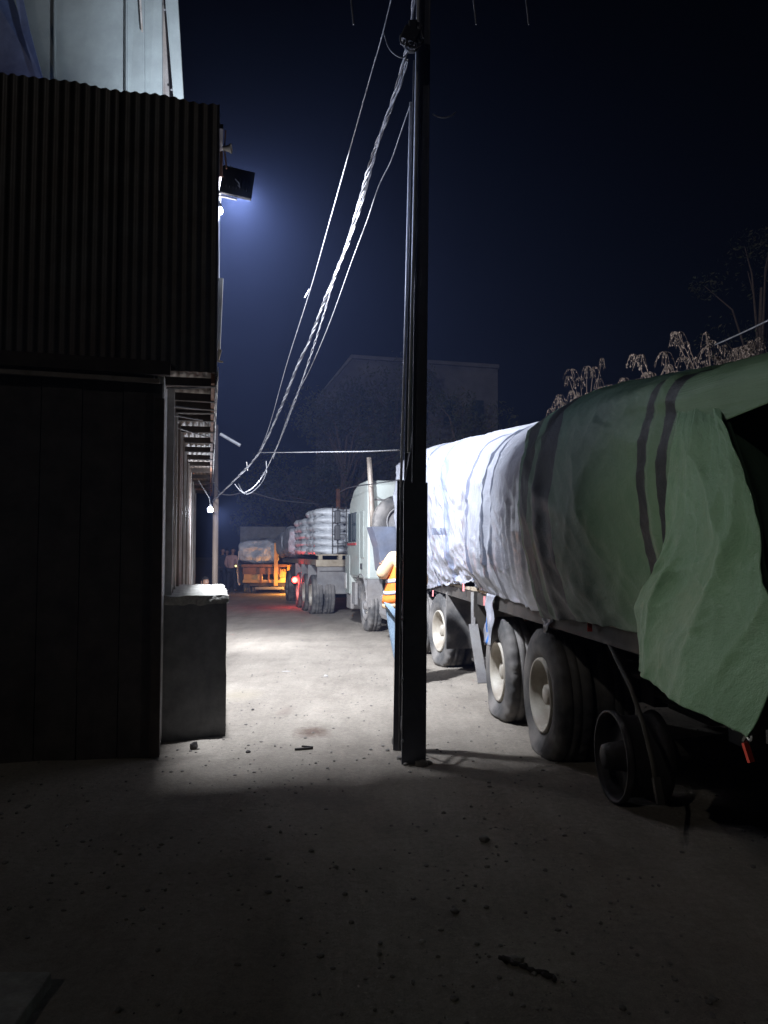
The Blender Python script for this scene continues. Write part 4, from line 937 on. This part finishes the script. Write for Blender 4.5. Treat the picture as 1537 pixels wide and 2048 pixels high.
b4('box', .5, 1.1, 1.15, 1.74, 1.5, 1.2, 'black')
b4('air_tank', .45, .72, .62, .9, .0, .5, 'yellow_metal', .06); b4('bracket', .5, .95, .50, .60, -.06, .06, 'yellow_metal')
for x in (.50,.58,.66): b4('pipe', x, x+.03, .5, .95, -.05, .03, 'yellow_metal')
for x, s_ in ((-.98,-1),(.98,1)):
    wheel(t4, x, .9, .475, 'drive', side=s_)
b4('amber_panel', .92, 1.12, .62, 1.02, -.12, .05, 'lens_orange')
b4('post', .62, .66, 1.9, 2.4, .8, .04, 'grey_metal'); b4('post', .80, .84, 1.9, 2.35, .8, .04, 'grey_metal')
p4 = Vector((-4.5, Y4, 0))
o = bpy.data.objects.new('wrapped_bale', wrapblock(1.5, 3.2, .9, 40, .09)); COL.objects.link(o); o.location = p4 + Vector((-.35, 1.7, 1.62)); tag(o, 'brownish wrapped bale on the amber lit truck at the lane end', 'bale')
m = MB(); m.uv = None
def fn(i, j): return Vector((-1.08 - .10 * math.sin(j * 3) + .04 * nz3(i * 4, j * 5), .05 + 2.0 * i, 1.75 - 1.45 * j + .05 * nz3(i*3, 1)))
m.grid(fn, 10, 20); o = m.obj('side_sheet', M['wrap'], t4, smooth=True); o.modifiers.new('t','SOLIDIFY').thickness = .01
bx = thing('box_body_truck', 'high dark box bodied truck standing behind the amber lit truck', 'truck', (-5.7, 36.5, 0), R(3))
MB().box((0,2.5,1.95), (2.15,5,1.7)).obj('box_body', M['grey_metal'], bx, bevel=.03)
for x in (-1.02,-.34,.34,1.02): MB().box((x,-.02,1.95), (.05,.04,1.66)).obj('rib', M['grey_metal'], bx)
MB().box((0,2.5,1.0), (1.0,5,.2)).obj('chassis', M['chassis'], bx)
for x, s_ in ((-1.0,-1),(1.0,1)): wheel(bx, x, .9, .475, 'drive', side=s_)
plight('amber_light', p4 + Vector((.80,-.45,.50)), 95, (1,.42,.08), .08)
plight('amber_light', p4 + Vector((-.1,.55,.60)), 30, (1,.42,.08), .08)
yl = P(472, 1132, 29.5); t = thing('marker_lamp', 'tiny yellow marker lamp at the left edge of the amber lit truck', 'lamp', yl)
MB().lathe([(-.03,.001),(-.02,.03),(.02,.035),(.03,.001)], 12, 'Y').obj('lens', M['lens_yellow'], t, smooth=True)
MB().box((.07,.03,0), (.12,.03,.03)).obj('bracket', M['chassis'], t)

# ------------------------------------------------------------------ people
def skinned(name, verts, edges, radii, m_, parent, root=0, sub=2):
    me = bpy.data.meshes.new(name); me.from_pydata([tuple(v) for v in verts], edges, []); o = bpy.data.objects.new(name, me); COL.objects.link(o); o.parent = parent
    sk = o.modifiers.new('skin', 'SKIN'); sk.use_smooth_shade = True
    for i, r_ in enumerate(radii):
        me.skin_vertices[0].data[i].radius = r_ if isinstance(r_, tuple) else (r_, r_)
    me.skin_vertices[0].data[root].use_root = True
    ss = o.modifiers.new('sub', 'SUBSURF'); ss.levels = sub; ss.render_levels = sub
    me.materials.append(m_); return o
def head(parent, c, face, hair_m='hair', cap=None):
    """face: unit xy direction"""
    f = Vector((face[0], face[1], 0)).normalized(); r = Vector((f.y, -f.x, 0)); up = Vector((0,0,1)); c = Vector(c)
    def loc(a, b, d): return c + r * a + f * b + up * d
    m = MB(); 
    def fn(i, j):
        th = j * math.pi; ph = i * 2 * math.pi
        x, y, z = math.sin(th) * math.cos(ph), math.sin(th) * math.sin(ph), math.cos(th)
        w_ = .075 * (1 - .22 * max(0, -z)); dp = .095 * (1 - .12 * max(0, -z))
        b = y * dp; zz = z * .118
        if y > 0: b += .020 * math.exp(-((x * .075 / .014) ** 2) - ((zz + .012) / .022) ** 2) + .006 * math.exp(-((x*.075/.025)**2) - ((zz+.05)/.01)**2) - .008 * math.exp(-(((abs(x)*.075 - .03)/.014)**2) - ((zz-.012)/.012)**2) + .01 * math.exp(-((x*.075/.02)**2) - ((zz+.09)/.02)**2)
        return loc(x * w_, b, zz)
    m.grid(fn, 32, 26); m.obj('head', M['skin'], parent, smooth=True)
    m = MB()
    for sx in (-1, 1): m.lathe([(-.006,.001),(-.005,.016),(.006,.022),(.008,.012),(.004,.001)], 10, 'X', (0,0,0)) if False else m.add([loc(sx*.076,0,.03), loc(sx*.092,-.015,.035), loc(sx*.092,-.015,-.02), loc(sx*.076,.0,-.03), loc(sx*.075,-.02,0)], [(0,1,2,3),(1,2,4)])
    m.obj('ears', M['skin'], parent)
    m = MB()
    for sx in (-1, 1):
        e = loc(sx * .03, .082, .013); m.add([e + r*a + up*b + f*d for a, b, d in ((-.013,0,0),(0,.006,.004),(.013,0,0),(0,-.005,.004),(0,0,.008))], [(0,1,4),(1,2,4),(2,3,4),(3,0,4)])
    m.obj('eyes', M['pale_paint'], parent)
    m = MB()
    def fh(i, j):
        th = j * 1.75; ph = i * 2 * math.pi; x, y, z = math.sin(th) * math.cos(ph), math.sin(th) * math.sin(ph), math.cos(th)
        k = 1.10; 
        if y > .3 and z < .45: k = .92
        return loc(x * .075 * k, (y * .095) * k - .006, z * .118 * k + .004)
    m.grid(fh, 28, 12).obj('hair' if not cap else 'cap', M[cap or hair_m], parent, smooth=True)
    m = MB(); mo_ = [loc(-.022,.093,-.052), loc(0,.099,-.048), loc(.022,.093,-.052), loc(0,.098,-.060)]
    m.add(mo_, [(0,1,2,3)]); m.obj('mouth', M['red_paint'], parent)
def hand(parent, wrist, d, up, m_='skin', curl=.9, mir=1):
    d = Vector(d).normalized(); up = Vector(up); up = (up - d * up.dot(d)).normalized(); sd = d.cross(up) * mir
    w = Vector(wrist); vs = [w, w + d * .045, w + d * .09]; es = [(0,1),(1,2)]; ra = [(.026,.020),(.036,.016),(.038,.014)]
    o = skinned('hand', vs, es, ra, M[m_], parent, 0, 1)
    for k, L_ in enumerate((.072,.082,.076,.060)):
        b = w + d * .085 + sd * (-.027 + .018 * k); a = curl * .5; pts = [b - d * .02, b]; dd = d.copy()
        for q in range(3):
            dd = (dd * math.cos(a) - up * math.sin(a)).normalized(); pts.append(pts[-1] + dd * L_ * (.45,.32,.23)[q]); a = curl * .35
        skinned('finger', pts, [(i, i+1) for i in range(4)], [.009,.009,.0085,.008,.007], M[m_], o, 0, 1)
    b = w + d * .03 - sd * .028; pts = [b, b + (d * .6 - sd * .8 - up * .2).normalized() * .035, b + (d * .6 - sd * .8 - up * .2).normalized() * .035 + (d - up * .4).normalized() * .032, b + (d * .6 - sd * .8 - up * .2).normalized() * .035 + (d - up * .7).normalized() * .055]
    skinned('thumb', pts, [(0,1),(1,2),(2,3)], [.012,.011,.010,.008], M[m_], o, 0, 1)
    return o
def person(label, loc, rz, Hs=1.0, top='tan', legs='denim', face=(0,1), pose=None, cap=None, vest=False, fine=True, group=None):
    t = thing('person', label, 'person', loc, rz, group)
    V = lambda *a: Vector(a) * Hs
    J = dict(pel=V(0,0,.96), sp=V(.01,.02,1.15), ch=V(.02,.04,1.36), nk=V(.025,.06,1.52), hd=V(.03,.09,1.66),
             hl=V(-.10,0,.90), kl=V(-.12,.03,.50), al=V(-.13,-.02,.09), fl=V(-.14,.15,.04), hr=V(.10,0,.90), kr=V(.12,.08,.50), ar=V(.13,.06,.09), fr=V(.15,.23,.04),
             shl=V(-.19,.04,1.43), el=V(-.27,.02,1.15), wl=V(-.22,.20,.98), shr=V(.21,.04,1.43), er=V(.29,.02,1.15), wr=V(.24,.20,.98))
    if pose: J.update({k: Vector(v) for k, v in pose.items()})
    # continuous body under the clothes
    names = ['pel','sp','ch','nk','hd','hl','kl','al','fl','hr','kr','ar','fr','shl','el','wl','shr','er','wr']; ix = {n: i for i, n in enumerate(names)}
    E = [('pel','sp'),('sp','ch'),('ch','nk'),('nk','hd'),('pel','hl'),('hl','kl'),('kl','al'),('al','fl'),('pel','hr'),('hr','kr'),('kr','ar'),('ar','fr'),('ch','shl'),('shl','el'),('el','wl'),('ch','shr'),('shr','er'),('er','wr')]
    rad = dict(pel=(.14,.10), sp=(.13,.09), ch=(.15,.10), nk=.055, hd=.06, hl=.082, kl=.055, al=.04, fl=.04, hr=.082, kr=.055, ar=.04, fr=.04, shl=.058, el=.042, wl=.028, shr=.058, er=.042, wr=.028)
    rad = {k: (tuple(x * Hs for x in v) if isinstance(v, tuple) else v * Hs) for k, v in rad.items()}
    skinned('body', [J[n] for n in names], [(ix[a], ix[b]) for a, b in E], [rad[n] for n in names], M['skin'], t, 0, 1)
    def garment(name, ns, ed, ex_, m_):
        ii = {n: i for i, n in enumerate(ns)}
        rr = []
        for n in ns:
            v = rad[n]; rr.append(tuple(x + ex_ for x in v) if isinstance(v, tuple) else v + ex_)
        return skinned(name, [J[n] for n in ns], [(ii[a], ii[b]) for a, b in ed], rr, M[m_], t, 0, 2)
    garment('trousers', ['pel','hl','kl','al','hr','kr','ar'], [('pel','hl'),('hl','kl'),('kl','al'),('pel','hr'),('hr','kr'),('kr','ar')], .022, legs)
    J['wl_'] = J['wl'].lerp(J['el'], .08); J['wr_'] = J['wr'].lerp(J['er'], .08); rad['wl_'] = rad['wr_'] = .034
    J['ch2'] = J['nk'].lerp(J['ch'], .25); rad['ch2'] = (.10,.085)
    garment('jacket', ['sp','pel','ch','ch2','shl','el','wl_','shr','er','wr_'], [('sp','pel'),('sp','ch'),('ch','ch2'),('ch','shl'),('shl','el'),('el','wl_'),('ch','shr'),('shr','er'),('er','wr_')], .03, top)
    if vest:
        def ring(z, ex_, ang):
            f = max(0, min(1, (z - J['pel'].z) / (J['ch'].z - J['pel'].z))); c = J['pel'].lerp(J['ch'], f)
            a, b = (.205 + ex_) - .01 * f, (.165 + ex_) - .01 * f
            k_ = 1 + .03 * math.sin(ang * 5 + z * 11) + .015 * math.sin(ang * 11 + z * 23)
            return Vector((c.x + a * k_ * math.cos(ang), c.y + b * k_ * math.sin(ang), z))
        zt = J['ch'].z + .03
        for nm, za, zb, ex_, mm in (('vest', .985, zt, .0, 'orange_vest'), ('jacket_hem', .925, .99, -.006, 'tan'), ('vest_tape', 1.085, 1.125, .006, 'reflect'), ('vest_tape', 1.225, 1.27, .006, 'reflect')):
            m = MB(); m.grid(lambda i, j: ring(za + (zb - za) * j + .008 * math.sin(i * 19), ex_, i * 6.28319), 40, 8 if zb - za > .1 else 2)
            o = m.obj(nm, M[mm], t, smooth=True); o.modifiers.new('t','SOLIDIFY').thickness = .006
    head(t, J['hd'] + Vector((0,.0,.02)), face, cap=cap)
    for a, b, m__ in (('al','fl','boot'),('ar','fr','boot')):
        d = (J[b] - J[a]); d.z = 0; d.normalize()
        skinned('shoe', [J[a] + Vector((0,0,-.01)) - d * .02, J[a] + Vector((0,0,-.045)) + d * .05, J[b] + Vector((0,0,0)) + d*.02], [(0,1),(1,2)], [(.05,.05),(.05,.045),(.045,.032)], M[m__], t, 0, 2)
    if fine:
        hand(t, J['wl'], J['wl'] - J['el'], (0,0,1) if abs((J['wl']-J['el']).normalized().z) < .8 else (0,1,0)); hand(t, J['wr'], J['wr'] - J['er'], (0,0,1), mir=-1)
    return t
pc = P(806, 1200, 9.3)
person('person in tan jacket and orange safety vest standing behind the pole, arm bent', (pc.x, 9.3, 0), 0, 1.0, 'tan', 'denim', face=(-.6,.8), vest=True, cap='blue_cloth',
       pose=dict(pel=(-.04,0,.98), sp=(-.02,.02,1.18), ch=(.02,.03,1.42), nk=(.05,.04,1.59), hd=(.07,.03,1.74), shl=(-.13,-.02,1.52), el=(-.26,-.10,1.29), wl=(-.23,.08,1.42), shr=(.19,.08,1.49), er=(.26,.12,1.2), wr=(.12,.26,1.1),
                 hl=(-.12,0,.92), kl=(-.07,.0,.50), al=(.0,-.03,.09), fl=(-.06,-.17,.04), hr=(.06,0,.92), kr=(.1,.05,.5), ar=(.14,.05,.09), fr=(.10,.22,.04)))
for px, Yp, tp, lab, hs in ((463, 31.0, 'pink_cloth', 'distant person in pale pink shirt and dark trousers left of the amber lit truck', .98), (444, 32.5, 'dark_cloth', 'distant person in dark clothes farthest left by the shed end', .98), (452, 35.0, 'blue_cloth', 'distant person in dark blue between the pink shirt and the shed', .95)):
    p = P(px, 1150, Yp); person(lab, (p.x, Yp, 0), rnd.uniform(-.4,.4), hs, tp, 'dark_cloth', face=(.4,-.9), fine=False, group='people talking at the end of the lane')
# seated figure by the shed wall near the plinth
p = P(408, 1160, 16.5); person('distant person in black sitting low by the post below the LED bulb', (p.x + .02, 16.5, -.35), .3, .9, 'dark_cloth', 'dark_cloth', fine=False, face=(.5,-.8),
    pose={k: tuple(Vector(v)) for k, v in dict(kl=(-.10,-.28,.62), al=(-.10,-.30,.40), fl=(-.10,-.42,.38), kr=(.10,-.28,.62), ar=(.10,-.30,.40), fr=(.10,-.42,.38), pel=(0,0,.68), hl=(-.09,-.02,.64), hr=(.09,-.02,.64), sp=(0,-.02,.84), ch=(0,-.05,1.02), nk=(0,-.08,1.16), hd=(0,-.1,1.28), shl=(-.17,-.05,1.08), el=(-.22,-.1,.84), wl=(-.1,-.25,.76), shr=(.17,-.05,1.08), er=(.22,-.1,.84), wr=(.1,-.25,.76)).items()})
t = thing('low_stool', 'low timber stool under the sitting person by the shed', 'stool', (p.x + .02, 16.5, 0)); MB().box((0,.02,.21), (.34,.3,.04)).obj('seat', M['timber'], t)
for a in (-.13,.13):
    for b in (-.1,.13): MB().box((a, b + .02, .095), (.035,.035,.19)).obj('leg', M['timber'], t)

# ------------------------------------------------------------------ plants
def drooper(name, label, base, height, lean, nb, seed, cat='shrub', group=None, spread=.9, leafn=26, top_only=True, lm='dry_leaf', lsz=.05):
    r = random.Random(seed); t = thing(name, label, cat, base, 0, group); tr = MB(); lf = MB()
    trunk = [Vector((lean[0] * k / 6 + r.uniform(-.03,.03), lean[1] * k / 6, height * .72 * k / 6)) for k in range(7)]
    tr.tube(trunk, [.05 - .005 * k for k in range(7)], 7)
    for b in range(nb):
        h = r.uniform(.5, 1) if top_only else r.uniform(.3, 1); st = trunk[0].lerp(trunk[-1], h); q = r.uniform(0, 6.283); rr = spread * r.uniform(.3, 1)
        en = st + Vector((math.cos(q) * rr, math.sin(q) * rr, height * r.uniform(.08,.30)))
        mid = st.lerp(en, .5) + Vector((0,0,.12)); tr.tube([st, mid, en], [.009,.007,.004], 4)
        for w_ in range(r.randint(5, 9)):          # umbrella of drooping dry stalks
            a = r.uniform(0, 6.283); L_ = r.uniform(.05,.17); c = [en.copy()]
            for k in range(1, 5): c.append(en + Vector((math.cos(a) * L_ * k / 4, math.sin(a) * L_ * k / 4, .05 * math.sin(k * .9) - .009 * k * k)))
            tr.tube(c, [.003,.003,.002,.002,.0015], 3, False)
            for _ in range(leafn // 3):
                k = r.uniform(.6, 4); p0 = c[int(k)].lerp(c[min(4, int(k)+1)], k - int(k)); sz = lsz * r.uniform(.5, 1.3)
                d = Vector((r.uniform(-.4,.4), r.uniform(-.4,.4), -1)).normalized(); x = Vector((r.uniform(-1,1), r.uniform(-1,1), r.uniform(-.3,.3))).normalized() * sz * .3
                lf.add([p0 - x * .3, p0 + d * sz * .5 - x, p0 + d * sz + x * .2, p0 + d * sz * .5 + x], [(0,1,2,3)])
    tr.obj('trunk', M['bark'], t); lf.obj('foliage', M[lm], t); return t
b = P(1165, 800, 14.2); drooper('dry_shrub', 'dry brown shrub with drooping seed heads behind the load where the white tarp ends', (b.x, b.y, 0), 5.05, (.1,0), 120, 3, spread=.66, leafn=30, lsz=.035)
for k, (px, top, Yp, lab) in enumerate(((1330,712,10.8,'dry shrub with drooping seed heads left of the crest of the green tarp'), (1425,690,10.4,'tallest dry shrub with drooping seed heads above the crest of the green tarp'), (1512,690,10.0,'thick dry shrub with drooping seed heads at the right edge above the green tarp'))):
    b = P(px, top, Yp); drooper('dry_shrub', lab, (b.x, b.y, 0), b.z + .18, (0,0), 130, 20 + k, spread=.72, leafn=27, lsz=.034)
def tree(label, base, h, cr, seed, name='tree', n=5200, group=None, lsz=.22):
    r = random.Random(seed); t = thing(name, label, 'tree', base, 0, group); tr = MB(); lf = MB()
    tr.tube([(0,0,-.1),(.1,0,h*.3),(-.1,.1,h*.55),(.1,0,h*.85)], [.22,.17,.12,.05], 9)
    cl = []
    for k in range(22):
        a = r.uniform(0, 6.283); rr = cr * math.sqrt(r.random()); z = h * r.uniform(.42, 1.0); rr *= 1 - .5 * max(0, (z / h - .7) / .3)
        c = Vector((math.cos(a) * rr, math.sin(a) * rr * .8, z)); cl.append((c, r.uniform(.45, 1.0) * cr * .42)); tr.tube([(0,0,z*.62), c * .5 + Vector((0,0,z*.42)), c], [.06,.035,.015], 5)
    for _ in range(n):
        c, s_ = r.choice(cl); d = Vector((r.gauss(0,1), r.gauss(0,1), r.gauss(0,.8))); d = d.normalized() * s_ * r.uniform(.3,1) ** .5; p0 = c + d
        a = Vector((r.uniform(-1,1), r.uniform(-1,1), r.uniform(-1,1))).normalized(); b_ = a.orthogonal().normalized(); z_ = lsz * r.uniform(.5,1.2)
        lf.add([p0 - a * z_ * .5, p0 + b_ * z_ * .22, p0 + a * z_ * .5, p0 - b_ * z_ * .22], [(0,1,2,3)])
    tr.obj('trunk', M['bark'], t); lf.obj('crown', M['leaf'], t); return t
for k, (px, top, Yp, cr, lab) in enumerate(((600,905,40,3.0,'dark tree above the farthest truck at the lane end'), (690,820,36,3.4,'big dark tree rising behind the sack laden truck'), (790,735,38,3.6,'tallest dark tree in front of the pale far building'), (925,790,34,2.8,'dark tree to the right of the pole behind the white tarp'))):
    b = P(px, top, Yp); tree(lab, (b.x, b.y, 0), b.z, cr, 50 + k, group='dark trees at the end of the lane')
b = P(1500, 470, 30); tree('faint tall tree at the right edge above the dry shrubs', (b.x + .3, b.y, 0), b.z, 3.2, 77, n=2600, lsz=.2)

# ------------------------------------------------------------------ far building
fb = thing('far_building', 'pale gable ended building fading into the night beyond the trees', 'building', (0,0,0))
YF = 48
q = [P(632, 1100, YF), P(632, 800, YF), P(702, 714, YF), P(850, 722, YF), P(996, 733, YF), P(996, 1100, YF)]
quad(q, 9).obj('wall', M['far_wall'], fb)
quad([P(628, 803, YF-.3), P(632, 797, YF-.3), P(703, 709, YF-.3), P(705, 716, YF-.3)], 9.6).obj('roof_edge', M['grey_metal'], fb)
quad([P(703, 709, YF-.3), P(999, 729, YF-.3), P(999, 736, YF-.3), P(703, 716, YF-.3)], 9.6).obj('parapet', M['far_wall'], fb)
for k in range(5):
    x = 720 + k * 56; quad([P(x, 800, YF-.06), P(x+24, 801, YF-.06), P(x+24, 850, YF-.06), P(x, 849, YF-.06)], .05).obj('window', M['glass'], fb)
m = MB(); b = P(677, 1010, 30); m.tube([(b.x, 30, 0), (b.x, 30, P(677, 978, 30).z)], .09, 8); tag(m.obj('chimney_pipe', M['rust']), 'rusty brown pipe sticking up behind the stacked sacks', 'pipe')

# ------------------------------------------------------------------ stones and litter
def nz0(a): return noise.noise(Vector((a, a * .7, 3)))
def gp(px, py):
    Yd = 1.58 / math.tan(math.atan((py - 1024) / F) - TH); return P(px, py, Yd)
def stone_mb(sz, seed):
    bm = bmesh.new(); bmesh.ops.create_icosphere(bm, subdivisions=2, radius=1)
    vs = [v.co * (1 + .35 * noise.noise(v.co * 1.6 + Vector((seed * 3.1, 0, 0)))) for v in bm.verts]; vs = [Vector((v.x * sz[0], v.y * sz[1], v.z * sz[2])) for v in vs]
    bm.verts.ensure_lookup_table(); fs = [tuple(v.index for v in f.verts) for f in bm.faces]; bm.free(); return MB().add(vs, fs)
for k, (px, py, sz, mm, nm, lab) in enumerate((
    (389,1497,(.035,.03,.04),'char','clod','black jagged clod standing on the ground right of the plinth foot'),
    (843,1532,(.055,.04,.028),'stone','stone','rough stone at the right foot of the pole'),
    (792,1486,(.035,.05,.05),'stone','stone','stone wedged at the back left foot of the pole'),
    (652,1352,(.03,.03,.02),'pale_paint','plastic_scrap','small crumpled pale scrap in the middle of the lit ground'),
    (573,1344,(.06,.02,.006),'pale_paint','paper_scrap','thin white scrap lying on the brightest ground'),
    (497,1505,(.02,.02,.012),'char','clod','small dark clod in front of the lit lane'),
    (506,1422,(.015,.015,.01),'char','clod','tiny dark clod on bright ground right of the plinth'),
    (845,1873,(.012,.01,.01),'pale_paint','plastic_scrap','tiny bright scrap in the dark foreground'),
    (968,1682,(.03,.03,.02),'stone','stone','dusty stone in the dark ground below the pole shadow'),
    (1030,1922,(.035,.02,.014),'stone','stone','dusty stone beside the twisted rag in the dark foreground'),
    (910,1822,(.02,.02,.012),'stone','stone','small stone in the dark foreground above the bright scrap'))):
    p = gp(px, py); o = stone_mb(sz, k).obj(nm, M[mm]); o.location = (p.x, p.y, gz(p.x, p.y) + sz[2] * .55); tag(o, lab, 'stone' if nm == 'stone' else ('clod' if nm == 'clod' else 'scrap'))
for k, (px, py, sz, lab) in enumerate(((858,1528,(.03,.025,.02),'small clod of dirt just right of the pole foot, beside the bigger stone'),(800,1518,(.028,.03,.018),'small clod of dirt against the left side of the pole foot'),(812,1530,(.02,.02,.014),'tiny clod of dirt in front of the pole foot'),(776,1500,(.018,.018,.012),'tiny clod of dirt left of the rear channel of the pole'))):
    p = gp(px, py); o = stone_mb(sz, 40 + k).obj('clod', M['stone']); o.location = (p.x, p.y, gz(p.x, p.y) + sz[2] * .4); tag(o, lab, 'clod')
p = gp(607, 1500); t = thing('broken_stick', 'two crossed dark splinters of wood on the ground near the brown stain', 'stick', (p.x, p.y, gz(p.x,p.y)))
MB().beam((-.065,-.02,.012), (.075,.02,.012), .018, .014).obj('splinter', M['char'], t); MB().beam((-.015,.045,.02), (.075,.015,.02), .015, .012).obj('splinter', M['char'], t)
p = gp(1055, 1935); m = MB(); pts = []
for k in range(26): pts.append(Vector((-.10 + .008 * k + .035 * nz0(k * .31), .05 - .006 * k + .04 * nz0(9 + k * .37), .010 + .006 * nz0(k * .5))))
m.tube(pts, [max(.003, .009 + .010 * nz0(4 + k * .45)) for k in range(26)], 7); o = m.obj('twisted_rag', M['char'], smooth=True); o.location = p; tag(o, 'dark twisted rag lying in the dim foreground', 'rag')
# loose gravel
r = random.Random(5); m = MB(); base = stone_mb((1,1,.7), 2)
bm = bmesh.new(); bmesh.ops.create_icosphere(bm, subdivisions=1, radius=1); sv = [v.co.copy() for v in bm.verts]; sf = [tuple(v.index for v in f.verts) for f in bm.faces]; bm.free()
def scatter(name, n, mm, smin, smax, ymin, ymax, seed):
    r = random.Random(seed); m = MB(); V_ = []; F_ = []
    for _ in range(n):
        Y = ymin + (ymax - ymin) * r.random() ** 1.4; x = r.uniform(-.5, .5) * Y * 1.1
        if noise.noise(Vector((x * .9, Y * .9, 5))) < r.uniform(-.5,.2): continue
        sz = smin + (smax - smin) * r.random() ** 4; z = gz(x, Y); k = len(V_)
        j = Vector((r.uniform(.6,1.4), r.uniform(.6,1.4), r.uniform(.4,.8)))
        V_ += [Vector((x + v.x * sz * j.x, Y + v.y * sz * j.y, z + sz * .25 + v.z * sz * j.z)) for v in sv]; F_ += [tuple(i + k for i in f) for f in sf]
    m.v = V_; m.f = F_; o = m.obj(name, M[mm]); struct(o, 'stuff'); tag(o, 'loose dusty grit scattered over the lane' if mm == 'stone' else 'dark crumbs of dirt scattered over the lane', 'gravel')
scatter('gravel', 9000, 'stone', .002, .015, 1.9, 17, 5)
scatter('dirt_crumbs', 260, 'char', .002, .008, 2.2, 17, 9)

# ------------------------------------------------------------------ work lamp behind the photographer
wl = Vector((-6.6, 3.3, 2.1))
t = thing('work_lamp', 'work lamp on a stand left of the photographer, aimed at the trailer tail', 'lamp', (wl.x, wl.y, 0))
MB().tube([(0,0,.6),(0,0,2.0)], .02, 8).obj('stand', M['black'], t)
for k in range(3): q = k * 2.094; MB().tube([(0,0,.65),(math.cos(q)*.5, math.sin(q)*.5, 0)], .014, 6).obj('leg', M['black'], t)
MB().box((-.06,0,2.1), (.12,.22,.18)).obj('housing', M['black'], t)
tgt = TW(-.2, 3.1, 1.7)
plight('work_lamp_beam', wl + (tgt - wl).normalized() * .16, 900, (1,.95,.80), .08, spot=R(25), d=tgt - wl, blend=1)

# ------------------------------------------------------------------ night haze
hz = MB().box((0, 34, 6.5), (60, 100, 15)).obj('haze', None); struct(hz, 'stuff')
hm_ = bpy.data.materials.new('night_haze'); hm_.use_nodes = True; N = hm_.node_tree.nodes; N.remove(N['Principled BSDF'])
vs_ = N.new('ShaderNodeVolumePrincipled'); vs_.inputs['Color'].default_value = (.34,.46,1,1); vs_.inputs['Density'].default_value = .0023; vs_.inputs['Anisotropy'].default_value = .2
hm_.node_tree.links.new(vs_.outputs[0], N['Material Output'].inputs['Volume']); hz.data.materials.append(hm_)
hz['label'] = 'thin bluish night haze'
